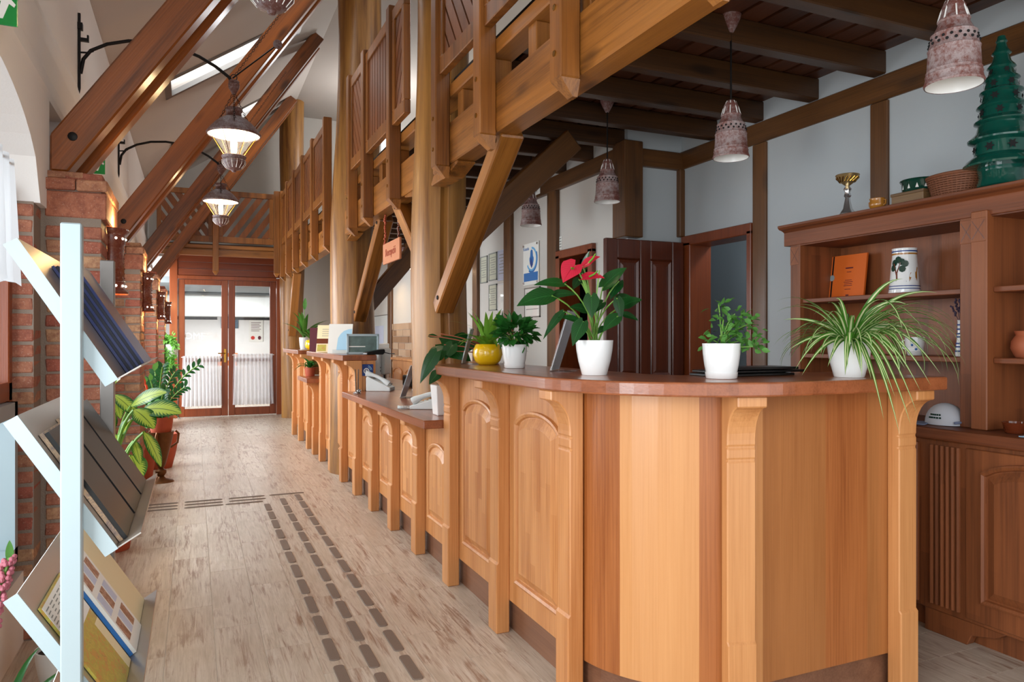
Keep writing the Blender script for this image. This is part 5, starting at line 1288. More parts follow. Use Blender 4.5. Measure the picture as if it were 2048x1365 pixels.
# ---------------------------------------------------------------- lanterns of the passage
def lantern(i, y, lab):
    x = .245; z0 = 2.396
    t = thing('hanging_lantern', lab, 'lantern', (x, y, z0), 0, 'ceramic lanterns over the passage')
    obj('bowl', MB().lathe([(0, 0), (.012, .002), (.016, .012), (.045, .022), (.07, .05), (.077, .075), (.07, .09), (.076, .096), (.08, .105), (.074, .112), (.05, .112), (0, .1)], n=28), M['lampdk'], t, 40, w=False)
    rb = MB()
    for k in range(14):
        a = 2*math.pi*k/14; rb.tube([(.05*math.cos(a), .05*math.sin(a), .026), (.0735*math.cos(a), .0735*math.sin(a), .055), (.0755*math.cos(a), .0755*math.sin(a), .08)], .002, 4)
    obj('ribs', rb, M['inner'], t, 60, w=False)['kind'] = 'stuff'
    obj('glass_cone', MB().lathe([(.055, .112), (.135, .25), (.1349, .2501)], n=28, cap0=False), M['thinglass'], t, 60, w=False)
    wr_ = MB()
    for k in range(6): a = 2*math.pi*k/6; wr_.tube([(.06*math.cos(a), .06*math.sin(a), .11), (.15*math.cos(a), .15*math.sin(a), .255)], .0022, 4)
    obj('cage_wires', wr_, M['brass'], t, 60, w=False)
    obj('bulb', MB().lathe([(0, .115), (.014, .12), (.02, .15), (.022, .20), (.016, .24), (0, .25)], n=12), M['bulb'], t, 60, w=False)
    sh = obj('shade', MB().lathe([(.165, .245), (.172, .25), (.174, .258), (.155, .285), (.12, .325), (.085, .355), (.05, .375), (.047, .40), (.055, .41), (.05, .43), (0, .432)], n=36, cap0=False), M['lampdk'], t, 40, w=False)
    obj('shade_lining', MB().lathe([(.164, .252), (.15, .262), (.08, .27), (.0, .272)], n=36, cap0=False), M['hotinner'], sh, 60, w=False)
    cap = obj('cap', MB().lathe([(0, .52), (.012, .525), (.02, .54), (.034, .565), (.037, .59), (.03, .60), (.036, .606), (.030, .615), (0, .618)], n=20), M['lampdk'], t, 40, w=False)
    ch = MB()
    def chain(a, b_, lk=.02):
        a = Vector(a); b_ = Vector(b_); n = int((b_ - a).length / lk); d = (b_ - a).normalized()
        s_ = d.cross(Vector((0, 1, .1))).normalized(); u_ = s_.cross(d)
        for k in range(n):
            c = a + d * (k + .5) * lk; e = s_ if k % 2 else u_
            ch.tube([c + d * (lk*.62*math.cos(q)) + e * (lk*.3*math.sin(q)) for q in [2*math.pi*j/8 for j in range(9)]], .0017, 4)
    for k in range(3): a = 2*math.pi*k/3 + .5; chain((.13*math.cos(a), .13*math.sin(a), .315), (.008*math.cos(a), .008*math.sin(a), .525))
    chain((0, 0, .64), (.62, -.05, 1.62))
    obj('chain', ch, M['iron'], t, None, w=False)['kind'] = 'stuff'
    obj('ring', MB().tube([(.02*math.cos(q), 0, .637 + .02*math.sin(q)) for q in [2*math.pi*j/12 for j in range(13)]], .003, 6), M['iron'], t, 60, w=False)
    point('lantern_bulb', (x, y, z0 + .19), 9, (1, .66, .32), .03)
    # wrought-iron wall bracket that carries the lantern
    b_ = thing('iron_lamp_bracket', 'black wrought iron bracket arm curving from the left wall, %s from the camera' % ('first', 'second', 'third')[i], 'lamp bracket', (-.655, y, 2.86), 0, 'iron lamp brackets')
    obj('wall_bar', MB().box(-.658, -.645, y - .012, y + .012, 2.84, 3.30).add([(-.658, y-.012, 2.84), (-.645, y-.012, 2.84), (-.645, y+.012, 2.84), (-.658, y+.012, 2.84), (-.652, y, 2.79)], [(0,1,4),(1,2,4),(2,3,4),(3,0,4)]), M['iron'], b_)
    arm = [(-.645, y, 2.93), (-.63, y, 3.02), (-.59, y, 3.08), (-.50, y, 3.135), (-.38, y, 3.175), (-.25, y, 3.19), (-.1, y, 3.18), (.03, y, 3.14), (.13, y, 3.09), (.215, y, 3.03), (.235, y, 2.99)]
    obj('arm', MB().tube(arm, .011, 8), M['iron'], b_, 60)
    obj('scroll', MB().tube([(-.645, y, 3.06), (-.60, y, 3.065), (-.575, y, 3.08)], .006, 6), M['iron'], b_)
    obj('hook', MB().yprism([(-.645, 3.13), (-.60, 3.13), (-.60, 3.17), (-.61, 3.17), (-.61, 3.15), (-.645, 3.15)], y - .012, y + .012), M['iron'], b_)
    obj('collar', MB().cbox((-.648, y, 3.22), (.03, .04, .04)), M['iron'], b_)
    obj('pulley', MB().prism([(.03*math.cos(q), .03*math.sin(q)) for q in [2*math.pi*j/16 for j in range(16)]], lambda a, c: (.52+a, y - .06, 3.28 + c), lambda a, c: (.52+a, y - .045, 3.28+c)), M['lampdk'], b_)
    obj('pulley_rod', MB().tube([(.235, y - .02, 3.02), (.52, y - .05, 3.28)], .005, 6), M['iron'], b_)
lantern(0, 2.62, 'nearest ceramic lantern cut off by the top edge, showing its ribbed bowl')
lantern(1, 5.2, 'lit ceramic lantern with wide shade hanging on a chain, middle of the passage')
lantern(2, 7.78, 'farther lit ceramic lantern hanging before the cross gallery')

# ---------------------------------------------------------------- bell pendants
def bell(x, y, z, lab, lit=False, sc=1):
    t = thing('pendant_lamp', lab, 'pendant lamp', (x, y, z), 0, 'bell shaped clay pendants under the gallery')
    pr = [(.083, 0), (.086, .006), (.082, .016), (.079, .03), (.081, .034), (.078, .040), (.079, .046), (.076, .05), (.073, .11), (.075, .115), (.071, .12), (.064, .158), (.066, .162), (.058, .168), (.047, .19), (.044, .2), (.047, .206), (.042, .214), (.036, .225), (.034, .25), (.024, .27), (.012, .28), (0, .281)]
    sh = obj('shade', MB().lathe(pr, n=40, cap0=False), M['lamp'], t, 40, w=False)
    obj('shade_lining', MB().lathe([(.081, .001), (.072, .05), (.066, .12), (.04, .19), (0, .195)], n=32, cap0=False), M['hotinner'] if lit else M['inner'], sh, 60, w=False)
    hb = MB()
    for k in range(18):
        for q in range(2):
            a = 2*math.pi*(k + .5*q)/18; r_ = .0695 - q * .0035; hb.ball((r_*math.cos(a), r_*math.sin(a), .132 + q*.014), .005, 6)
    obj('pierced_holes', hb, M['hotinner'] if lit else M['dark'], sh, None, w=False)['kind'] = 'stuff'
    rb = MB()
    for k in range(8): a = 2*math.pi*k/8; rb.tube([(.045*math.cos(a), .045*math.sin(a), .206), (.037*math.cos(a), .037*math.sin(a), .235), (.022*math.cos(a), .022*math.sin(a), .272)], .0028, 4)
    obj('ribs', rb, M['inner'], sh, None, w=False)['kind'] = 'stuff'
    obj('bulb', MB().ball((0, 0, .06), .028, 14), M['bulb'] if lit else M['inner'], t, 60, w=False)
    zt = 2.83 - z
    obj('cord', MB().tube([(0, 0, .275), (0, 0, zt - .05)], .0045, 8), M['iron'], t, None, w=False)
    obj('ceiling_rose', MB().lathe([(0, zt - .085), (.012, zt - .083), (.03, zt - .05), (.045, zt - .015), (.048, zt), (0, zt)], n=24), M['lamp'], t, 40, w=False)
    if lit: point('pendant_bulb', (x, y, z + .02), 5, (1, .7, .4), .03)
bell(2.21, 1.545, 2.085, 'clay bell pendant hanging nearest, above the bookcase with green tree lantern')
bell(2.356, 2.76, 2.145, 'clay bell pendant hanging before the white wall left of the bookcase')
bell(2.45, 4.05, 2.165, 'reddish clay bell pendant before the thick dark corner post')
bell(2.426, 5.16, 2.17, 'dark clay bell pendant beside the toilet sign and long diagonal brace')
bell(2.45, 9.0, 2.17, 'lit clay bell pendant beside the hanging plaque between the trunks', True)
bell(2.45, 10.9, 2.15, 'farthest lit clay bell pendant half hidden behind a golden brace', True)

# hanging plaque with bead strings
t = thing('hanging_sign', 'terracotta plaque lettered Recepció on bead strings under the gallery beam', 'sign', (1.37, 5.5, 1.86))
y0, y1 = P(801, 500, X=1.37).y, P(768, 500, X=1.37).y; za, zb = 1.86, 2.02
obj('plaque', MB().box(1.36, 1.38, y0, y1, za, zb), M['terra_l'], t, bevel=.006, seg=2)
text('Recepció', (1.358, (y0+y1)/2, (za+zb)/2), .085, M['terra'], t, RX, .001)
for k, y in enumerate((y0 + .05, y1 - .04)):
    mb = MB(); random.seed(k); z = zb
    while z < 2.25: mb.ball((1.37 + random.uniform(-.004, .004), y + random.uniform(-.004, .004), z), random.uniform(.008, .013), 6); z += .014
    obj('bead_string', mb, M['terra'] if k else M['brown'], t, 60)['kind'] = 'stuff'

# exit signs
for k, (u, v, dd) in enumerate(((10, 20, 2.35), (198, 333, 4.75))):
    c = Pd(u, v, dd)
    t = thing('exit_sign', ('green running man exit sign cut by the upper left corner', 'small green exit sign glowing behind the nearest rafter foot')[k], 'exit sign', tuple(c), 0, 'exit signs')
    obj('plate', MB().box(c.x - .12, c.x + .035, c.y - .004, c.y + .004, c.z - .05, c.z + .09), M['exit'], t, bevel=.002)
    obj('pictogram', MB().yprism([(c.x-.02, c.z-.03), (c.x-.005, c.z-.03), (c.x+.012, c.z+.02), (c.x+.026, c.z+.01), (c.x+.03, c.z+.02), (c.x+.005, c.z+.05), (c.x-.03, c.z+.045), (c.x-.03, c.z+.03), (c.x-.01, c.z+.025)], c.y - .006, c.y - .004), M['white'], t)
    obj('housing', MB().box(-.60 if k == 0 else -.64, c.x + .035, c.y - .02, c.y + .02, c.z + .09, c.z + .12), M['white'], t, bevel=.004)
# ruffled white curtain of the nearest window
curtain('ruffled_curtain', 1.5, 3.27, -.635, 1.48, 1.96, 'white ruffled half curtain in the nearest arched window at the left edge', M['clothw'], 13, .018, .03, 26, 'y')

# ---------------------------------------------------------------- things on the white walls
def framed(name, lab, y0, y1, z0, z1, pm, fm, cat, grp=None, lines=8, im='inkg', depth=.012, x=XI):
    t = thing(name, lab, cat, (x, (y0+y1)/2, z0), 0, grp)
    w = y1 - y0; fw = .012
    mb = MB().box(x - depth, x, y0, y1, z0, z0 + fw).box(x - depth, x, y0, y1, z1 - fw, z1).box(x - depth, x, y0, y0 + fw, z0, z1).box(x - depth, x, y1 - fw, y1, z0, z1)
    obj('frame', mb, M[fm], t)
    sh = obj('sheet', MB().box(x - depth * .6, x - .001, y0 + fw, y1 - fw, z0 + fw, z1 - fw), M[pm], t)
    if lines:
        mb = MB(); random.seed(int(y0 * 100)); h = z1 - z0
        for j in range(lines):
            z = z1 - .05 - (h - .09) * j / lines; q = random.uniform(.15, .42) * w; yc = (y0 + y1) / 2
            mb.box(x - depth*.6 - .0008, x - depth*.6, yc - q, yc + q, z - h*.012, z + h*.012)
        obj('text_lines', mb, M[im], sh)['kind'] = 'stuff'
    obj('glass', MB().add([(x - depth*.9, y0+fw, z0+fw), (x - depth*.9, y1-fw, z0+fw), (x - depth*.9, y1-fw, z1-fw), (x - depth*.9, y0+fw, z1-fw)], [(0,1,2,3)]), M['thinglass'], t)
    return t
G = 'framed certificates on the white wall'
framed('framed_certificate', 'greenish certificate, upper left of the group of framed certificates', 7.31, 7.51, 1.89, 2.185, 'paperg', 'inkg', 'certificate', G)
framed('framed_certificate', 'greenish certificate in the middle of the upper row of certificates', 7.04, 7.26, 1.90, 2.195, 'paperg', 'inkg', 'certificate', G)
framed('framed_certificate', 'bluish certificate at the right of the upper row, against the timber', 6.80, 7.005, 1.885, 2.20, 'paperb', 'paperb', 'certificate', G, 7)
framed('framed_certificate', 'greenish certificate below the middle one, above the bromeliad', 7.04, 7.26, 1.58, 1.86, 'paperg', 'inkg', 'certificate', G)
framed('framed_certificate', 'glazed frame with its pale reflection painted in, right of the lower certificate', 6.80, 7.01, 1.57, 1.85, 'paper', 'white', 'certificate', G, 0)  # blank white sheet stands in for a bright reflection on the glass
# oil-drop poster
t = thing('wall_poster', 'white wall poster with blue drop, ring and blue bar on steel studs', 'poster', (XI, 6.18, 1.79))
obj('plate', MB().box(XI - .012, XI - .004, 6.02, 6.36, 1.79, 2.185), M['paper'], t, bevel=.001)
st_ = MB()
for y in (6.04, 6.34):
    for z in (1.81, 2.165): st_.add([(XI - .022, y + .012*math.cos(R(a)), z + .012*math.sin(R(a))) for a in range(0, 360, 45)] + [(XI, y + .012*math.cos(R(a)), z + .012*math.sin(R(a))) for a in range(0, 360, 45)], [tuple(range(8))] + [(i, (i+1)%8, 8+(i+1)%8, 8+i) for i in range(8)])
obj('studs', st_, M['chrome'], t)['kind'] = 'stuff'
def xshape(pts, x, mat, name): obj(name, MB().xprism(pts, x - .001, x), M[mat], t)
yc, zc = 6.17, 2.03
def ring(r0, r1, a0, a1, ky=1.0):
    A = [(yc - r1*math.cos(R(a))*ky, zc + r1*math.sin(R(a))) for a in range(a0, a1 + 1, 10)]; B = [(yc - r0*math.cos(R(a))*ky, zc + r0*math.sin(R(a))) for a in range(a1, a0 - 1, -10)]
    return A + B
mb = MB()
for a in range(-150, 90, 10): mb.xprism(ring(.095, .115, a, a + 10), XI - .013, XI - .012)
obj('blue_ring', mb, M['inkl'], t); mb = MB()
for a in range(-120, 30, 10): mb.xprism(ring(.112, .13, a, a + 10), XI - .0135, XI - .012)
obj('dark_blue_arc', mb, M['inkb'], t)
obj('blue_drop', MB().xprism([(yc + .045*math.sin(R(a)) * (1 if math.cos(R(a)) < .3 else .75), zc + (.055*math.cos(R(a)) + (.035 if math.cos(R(a)) > .6 else 0))) for a in range(0, 360, 20)], XI - .014, XI - .012), M['inkb'], t)
obj('dark_drop', MB().xprism([(yc - .03, zc - .05), (yc + .0, zc - .085), (yc + .035, zc - .04), (yc + .01, zc + .02)], XI - .0145, XI - .012), M['signblue'], t)
obj('blue_bar', MB().box(XI - .013, XI - .012, 6.035, 6.345, 1.825, 1.905), M['inkb'], t)
text('Kutatás', (XI - .0128, 6.29, 2.135), .042, M['inkb'], t, RX)
framed('framed_print', 'white framed print with grey lines below the blue drop poster', 6.0, 6.34, 1.48, 1.765, 'paper', 'alu_d', 'framed print', None, 5)
t = tag(obj('toilet_sign', MB().box(XI - .048, XI - .042, 5.92, 6.16, 2.60, 2.74), M['paper'], bevel=.002), 'white toilet sign with a down arrow fixed on the dark wall timber', 'sign')
text('TOILET', (XI - .049, 6.05, 2.635), .05, M['ink'], t, RX); text('WC', (XI - .049, 6.0, 2.71), .04, M['ink'], t, RX)
obj('arrow', MB().xprism([(5.955, 2.685), (5.985, 2.685), (5.97, 2.635)], XI - .0495, XI - .048), M['ink'], t)
t = tag(obj('wall_label', MB().box(XI - .003, XI, 5.58, 5.635, 2.06, 2.17), M['paper']), 'tiny white label with dark lines above the dark closet doorway', 'label')
mb = MB()
for j in range(4): mb.box(XI - .004, XI - .003, 5.587, 5.628, 2.075 + j*.024, 2.083 + j*.024)
obj('text_lines', mb, M['inkg'], t)['kind'] = 'stuff'
framed('framed_picture', 'picture with wide grey mount and dark frame beyond the second trunk', 11.63, 12.85, 1.05, 1.68, 'plastic', 'alu_d', 'picture', None, 0)
obj('inner_print', MB().box(XI - .012, XI - .008, 12.0, 12.6, 1.05, 1.5), M['paperb'], bpy.data.objects['framed_picture'])
t = tag(obj('light_switch', MB().box(XR - .012, XR, 3.17, 3.23, 1.30, 1.38), M['white'], bevel=.003), 'small white light switch on the wall left of the bookcase', 'switch')
obj('rocker', MB().box(XR - .016, XR - .012, 3.185, 3.215, 1.315, 1.365), M['white'], t, bevel=.002)

# ---------------------------------------------------------------- bookcase: things on top and on the shelves
ZT = HT + .1125
def on(u, x, z): p = P(u, 600, X=x); return (x, p.y, z)
x, y, z = on(1695, 3.05, ZT)
t = thing('trophy_cup', 'gold and silver trophy cup standing on the bookcase, leftmost on top', 'trophy', (x, y, z))
obj('base', MB().lathe([(.036, 0), (.038, .006), (.022, .03), (.014, .07), (.012, .085), (0, .086)], n=24), M['chrome'], t, 50, w=False)
obj('stem', MB().lathe([(.006, .08), (.018, .095), (.012, .115), (.02, .13), (.01, .145), (.008, .15), (0, .15)], n=16), M['chrome'], t, 50, w=False)
cup = obj('cup', MB().lathe([(.0, .146), (.012, .148), (.045, .175), (.058, .20), (.056, .203), (.042, .18), (.0, .16)], n=28), M['silver'], t, 50, w=False)
fl_ = MB()
for k in range(18):
    a = 2*math.pi*k/18; fl_.tube([(.036*math.cos(a), .036*math.sin(a), .166), (.054*math.cos(a+.35), .054*math.sin(a+.35), .188)], .003, 5)
obj('twisted_flutes', fl_, M['brass'], cup, 60, w=False)['kind'] = 'stuff'
x, y, z = on(1755, 3.05, ZT)
t = thing('honey_pot', 'small ochre glazed pot with two ears on the bookcase', 'pot', (x, y, z))
obj('body', MB().lathe([(.028, 0), (.036, .01), (.038, .025), (.034, .04), (.037, .05), (.034, .05), (.03, .04), (0, .03)], n=28), M['ochre'], t, 50, w=False)
for sg in (-1, 1): obj('ear', MB().tube([(0, sg * .033, .042), (0, sg * .047, .038), (0, sg * .046, .02), (0, sg * .036, .015)], .004, 6), M['ochre'], t, 60, w=False)
ya, yb2 = P(1852, 400, X=3.05).y, P(1788, 400, X=3.05).y
t = tag(obj('wooden_box', MB().box(3.03, 3.17, ya, yb2, ZT, ZT + .05), M['woodbox'], bevel=.003), 'flat wooden box on the bookcase carrying the green dish', 'box')
obj('lid', MB().box(3.027, 3.173, ya - .003, yb2 + .003, ZT + .038, ZT + .052), M['woodbox'], t, bevel=.002)
yg = P(1842, 380, X=3.12).y
t = thing('green_dish', 'round dark green glazed dish with pierced rim on the flat wooden box', 'dish', (3.12, yg, ZT + .0525))
obj('bowl', MB().lathe([(.075, 0), (.08, .006), (.082, .045), (.09, .055), (.088, .058), (.078, .05), (.074, .01), (0, .008)], n=32), M['greendk'], t, 50, w=False)
hb = MB()
for k in range(14): a = 2*math.pi*k/14; hb.xprism([(-.007, .014), (.007, .014), (0, .035)], 0, .001); 
hb = MB()
for k in range(14):
    a = 2*math.pi*k/14; c, s = math.cos(a), math.sin(a); r_ = .0825
    hb.add([(r_*c - q*s, r_*s + q*c, zz) for q, zz in ((-.007, .014), (.007, .014), (0, .036))], [(0, 1, 2)])
obj('triangle_cutouts', hb, M['plaster'], t, None, w=False)['kind'] = 'stuff'
ya, yb2 = P(1958, 390, X=3.08).y, P(1856, 390, X=3.08).y
t = thing('wicker_basket', 'brown wicker basket between the green dish and the green tree lantern', 'basket', (3.09, (ya+yb2)/2, ZT))
bk = MB(); L2 = (yb2 - ya) / 2; W2 = .075
def oval(k, n, f): a = 2*math.pi*k/n; return (W2*f*math.cos(a), L2*f*math.sin(a))
nst = 36
for row in range(9):
    f = .78 + .22 * row / 8; z = .006 + row * .0095
    bk.tube([(oval(k, 72, f + .012 * (1 if (k + row * 1) % 2 else -1))[0], oval(k, 72, f + .012 * (1 if (k + row) % 2 else -1))[1], z) for k in range(73)], .005, 5)
obj('woven_wall', bk, M['wicker'], t, 60, w=False)['kind'] = 'stuff'
bk = MB()
for k in range(36): a, b_ = oval(k, 36, .78), oval(k, 36, 1.0); bk.tube([(a[0], a[1], 0), (b_[0], b_[1], .09)], .003, 5)
obj('stakes', bk, M['wicker'], t, None, w=False)['kind'] = 'stuff'
obj('rim', MB().tube([(*oval(k, 36, 1.02), .092) for k in range(37)], .007, 6), M['wicker'], t, 60, w=False)
obj('bottom', MB().lathe([(0, 0), (1, 0), (1, .004), (0, .004)], n=24, sx=W2*.78, sy=L2*.78), M['wicker'], t, None, w=False)
leafcloud(t, [((3.09 + random.uniform(-.03, .03), (ya+yb2)/2 - .02 + random.uniform(-.05, .05), ZT + .08), (random.gauss(0, 1), random.gauss(0, 1), .8)) for k in range(14)], M['pelarg'], .04)
# tree-shaped ceramic lantern
x, y, z = on(2003, 3.11, ZT)
t = thing('ceramic_tree_lantern', 'tall green glazed ceramic tree with star cutouts on the bookcase', 'lantern', (x, y, z))
obj('base', MB().lathe([(.08, 0), (.092, .01), (.082, .045), (.088, .085), (.085, .092), (0, .09)], n=36), M['green'], t, 50, w=False)
pr = [(0, .09), (.085, .085), (.137, .092), (.14, .10), (.128, .118), (.10, .14), (.098, .19), (.122, .20), (.124, .207), (.10, .228), (.092, .24), (.085, .27), (.10, .277), (.10, .283), (.082, .30), (.078, .335), (.091, .342), (.09, .348), (.074, .362), (.068, .395), (.08, .402), (.079, .408), (.062, .42), (.056, .45), (.067, .457), (.066, .462), (.05, .475), (.044, .50), (.053, .507), (.051, .512), (.036, .53), (.028, .56), (.036, .566), (.034, .572), (.024, .585), (.018, .61), (.022, .617), (.018, .625), (.014, .64), (0, .641)]
tr = obj('tree', MB().lathe(pr, n=40), M['green'], t, 40, w=False)
st_ = MB()
for zc_, rc, nn, ss in ((.165, .1005, 8, .021), (.252, .0915, 7, .0), (.318, .0815, 7, .018), (.38, .072, 6, .018), (.435, .060, 6, .017), (.488, .048, 5, .014)):
    if ss == 0: continue
    for k in range(nn):
        a = 2*math.pi*(k + .3*(zc_ * 10 % 1))/nn; c, s = math.cos(a), math.sin(a)
        pts = []
        for j in range(12): q = math.pi*2*j/12; rr = ss if j % 2 == 0 else ss*.5; pts.append((rc*c*1.035 - rr*math.cos(q)*s, rc*s*1.035 + rr*math.cos(q)*c, zc_ + rr*math.sin(q)))
        st_.add(pts, [tuple(range(12))])
obj('star_cutouts', st_, M['dark'], tr, None, w=False)['kind'] = 'stuff'
# shelf things
ya, yb2 = P(1729, 540, X=3.28).y, P(1655, 540, X=3.28).y
t = thing('orange_folder', 'bright orange folder with black ribbon and round seal on the upper shelf', 'folder', (3.2, (ya+yb2)/2, 1.5))
obj('cover', MB().add([(3.27, ya, 1.502), (3.27, yb2, 1.502), (3.30, yb2, 1.742), (3.30, ya, 1.742), (3.282, ya, 1.502), (3.282, yb2, 1.502), (3.312, yb2, 1.742), (3.312, ya, 1.742)], [(0,1,2,3),(7,6,5,4),(0,4,5,1),(1,5,6,2),(2,6,7,3),(3,7,4,0)]), M['orange'], t)
def onf(y_, v_, e=.0): return (3.27 + .125 * (v_ - 1.502) - .0012 - e, y_, v_)
yr = yb2 - .025
obj('ribbon', MB().add([onf(yr, 1.503), onf(yr - .01, 1.503), onf(yr - .01, 1.741), onf(yr, 1.741)], [(0,1,2,3)]), M['black'], t)
obj('seal', MB().add([onf(yr - .005 + .017*math.cos(R(a)), 1.62 + .017*math.sin(R(a)), .001) for a in range(0, 360, 20)], [tuple(range(18))]), M['alu'], t)
mb = MB()
for j, (w_, z_) in enumerate(((.05, 1.665), (.03, 1.645), (.045, 1.60), (.06, 1.59), (.05, 1.58), (.055, 1.57), (.04, 1.55), (.02, 1.515))): yc_ = (ya + yr) / 2 - .005; mb.add([onf(yc_ + w_/2, z_), onf(yc_ - w_/2, z_), onf(yc_ - w_/2, z_ + (.007 if j in (0, 7) else .003)), onf(yc_ + w_/2, z_ + (.007 if j in (0, 7) else .003))], [(0,1,2,3)])
obj('text_lines', mb, M['maroon'], t)['kind'] = 'stuff'
x, y, z = on(1809, 3.2, 1.5)
t = thing('painted_stein', 'white painted beer stein with tree and yellow deer on the upper shelf', 'stein', (x, y, z))
bd = obj('body', MB().lathe([(.07, 0), (.072, .006), (.068, .03), (.063, .10), (.055, .185), (.055, .215), (.057, .222), (.053, .222), (.05, .2), (0, .19)], n=36), M['white'], t, 50, w=False)
obj('handle', MB().tube([(.03, .045, .19), (.045, .07, .185), (.05, .085, .13), (.047, .082, .07), (.035, .06, .05)], .009, 8), M['white'], t, 60, w=False)
for z0, z1, mt in ((.204, .21, 'signblue'), (.19, .198, 'ochre'), (.035, .039, 'signblue'), (.022, .026, 'signblue'), (.008, .011, 'inkg')):
    r_ = lambda q: .0555 if q > .18 else .070 - .035 * q
    obj('painted_band', MB().lathe([(r_(z0) + .0008, z0), (r_(z1) + .0008, z1)], n=36), M[mt], bd, 60, w=False)
def dec(pts, mat, name='painting'):
    vs = []
    for a, zz in pts:                       # a: angle offset in degrees from the camera side
        r_ = .0675 - .05 * zz + .0012; q = math.atan2(-y, -x) + R(a * 1.5); vs.append((r_ * math.cos(q), r_ * math.sin(q), zz))
    obj(name, MB().add(vs, [tuple(range(len(vs)))]), M[mat], bd, None, w=False)
dec([(-22, .045), (-17, .045), (-19, .1), (-10, .15), (-13, .15), (-22, .105), (-30, .15), (-33, .145), (-24, .09)], 'brown', 'painted_trunk')
for a, zz in ((-30, .15), (-8, .155), (-18, .165), (2, .145), (-34, .125), (-6, .12)):
    dec([(a + 10*math.cos(R(q)), zz + .017*math.sin(R(q))) for q in range(0, 360, 45)], 'greendk', 'painted_leaf')
dec([(12, .05), (15, .05), (17, .075), (32, .075), (34, .05), (37, .05), (38, .10), (42, .125), (38, .13), (34, .105), (16, .10), (12, .08)], 'ochre', 'painted_deer')
for a in (-36, -28, 2, 10, 25, 44): dec([(a + 5*math.cos(R(q)), .052 + .01*math.sin(R(q))) for q in range(0, 360, 60)], 'signblue' if a % 4 else 'greendk', 'painted_flower')
x, y, z = on(1700, 3.3, 1.2)
t = tag(obj('blue_plate', MB().add([(3.30 + .05*(1 - 0) * 0 + .0, y + .085*math.cos(R(a)), 1.283 + .082*math.sin(R(a))) for a in range(0, 360, 15)] + [(3.312, y + .085*math.cos(R(a)), 1.283 + .082*math.sin(R(a))) for a in range(0, 360, 15)], [tuple(range(24)), tuple(range(47, 23, -1))] + [(i, (i+1)%24, 24+(i+1)%24, 24+i) for i in range(24)]), M['blueplate'], None, 60), 'blue plate standing on the lower shelf behind the spider plant', 'plate')
x, y, z = on(1830, 3.2, 1.2)
t = thing('painted_cup', 'white cup with blue flower painting on the lower shelf behind the leaves', 'cup', (x, y, z))
obj('body', MB().lathe([(.03, 0), (.034, .006), (.043, .05), (.044, .088), (.041, .088), (.04, .02), (0, .015)], n=28), M['white'], t, 50, w=False)
obj('handle', MB().tube([(0, .042, .075), (0, .066, .07), (0, .064, .035), (0, .04, .025)], .005, 8), M['white'], t, 60, w=False)
q = math.atan2(-y, -x); fl_ = MB()
for da, zz in ((-.3, .05), (0, .06), (.3, .045), (.1, .03), (-.15, .07)): fl_.ball((.0435*math.cos(q+da), .0435*math.sin(q+da), zz), .006, 6)
obj('painted_flowers', fl_, M['inkb'], t, 60, w=False)['kind'] = 'stuff'
x, y, z = on(1921, 3.2, 1.2)
t = thing('lavender_vase', 'slim blue and white vase with dried dark sprigs beside the bookcase column', 'vase', (x, y, z))
v_ = obj('vase', MB().lathe([(.02, 0), (.022, .01), (.017, .06), (.012, .11), (.012, .16), (.014, .165), (.01, .165), (.009, .1), (0, .02)], n=20), M['white'], t, 50, w=False)
for z0 in (.02, .04, .055, .085, .1, .12, .14): r_ = .0225 - .07 * z0 if z0 < .14 else .0127; obj('painted_band', MB().lathe([(max(r_, .0127) + .001, z0), (max(r_ - .0005, .0127) + .001, z0 + .007)], n=20), M['signblue'], v_, 60, w=False)
random.seed(41); mb = MB()
for k in range(7):
    a = random.uniform(0, 6.28); tip = Vector((.025*math.cos(a), .05*math.sin(a), random.uniform(.22, .27))); mb.tube([(0, 0, .15), tip], .0015, 4)
    for j in range(14): mb.ball(Vector((0, 0, .15)) + (tip - Vector((0, 0, .15))) * (.45 + .04*j) + Vector((random.gauss(0, .004), random.gauss(0, .004), 0)), .0045, 5)
obj('dried_sprigs', mb, M['lav'], t, None, w=False)['kind'] = 'stuff'
x, y, z = on(2052, 3.18, 1.2)
t = tag(obj('clay_jug', MB().lathe([(.035, 0), (.04, .004), (.055, .04), (.052, .07), (.036, .095), (.042, .112), (.04, .113), (.032, .1), (0, .05)], (x, y, z), 32), M['jug'], None, 50), 'orange clay jug on the right hand shelf, cut by the picture edge', 'jug')
# worktop things
t = thing('baseball_hat', 'white and blue grey baseball cap lying on the base cabinet', 'cap', (3.08, P(1885, 840, X=3.05).y, .8955))
yc = P(1882, 840, X=3.05).y
vs = []; fs = []; nu, nv = 24, 8
for j in range(nv + 1):
    e = j / nv * math.pi / 2
    for i in range(nu): a = 2*math.pi*i/nu; vs.append((3.08 + .075*math.cos(e)*math.cos(a), yc + .085*math.cos(e)*math.sin(a), .898 + .095*math.sin(e)**.9))
for j in range(nv):
    for i in range(nu): fs.append((j*nu+i, j*nu+(i+1)%nu, (j+1)*nu+(i+1)%nu, (j+1)*nu+i))
crown = obj('crown', MB().add(vs, fs), M['capwhite'], t, 60)
vs = []; n = 12
for rr in (0, 1):
    for i in range(n + 1):
        a = R(100 + 160 * i / n); vs.append((3.08 + (.075 + .02*rr)*math.cos(a), yc + .02 + (.085 + .06*rr)*abs(math.sin(a)) * (1 if math.sin(a) > 0 else -.5), .905 - .004*rr))
bill = MB()
pts = [(3.02 + .065*math.cos(R(a)) , yc + .04 + .085*math.sin(R(a))) for a in range(20, 201, 15)]
obj('bill', MB().zprism(pts, .8965, .903), M['capblue'], t, bevel=.002)
obj('back_strap', MB().tube([(3.10, yc - .083, .91), (3.06, yc - .088, .915), (3.03, yc - .078, .912)], .006, 6), M['capblue'], t, 60)
mb = MB()
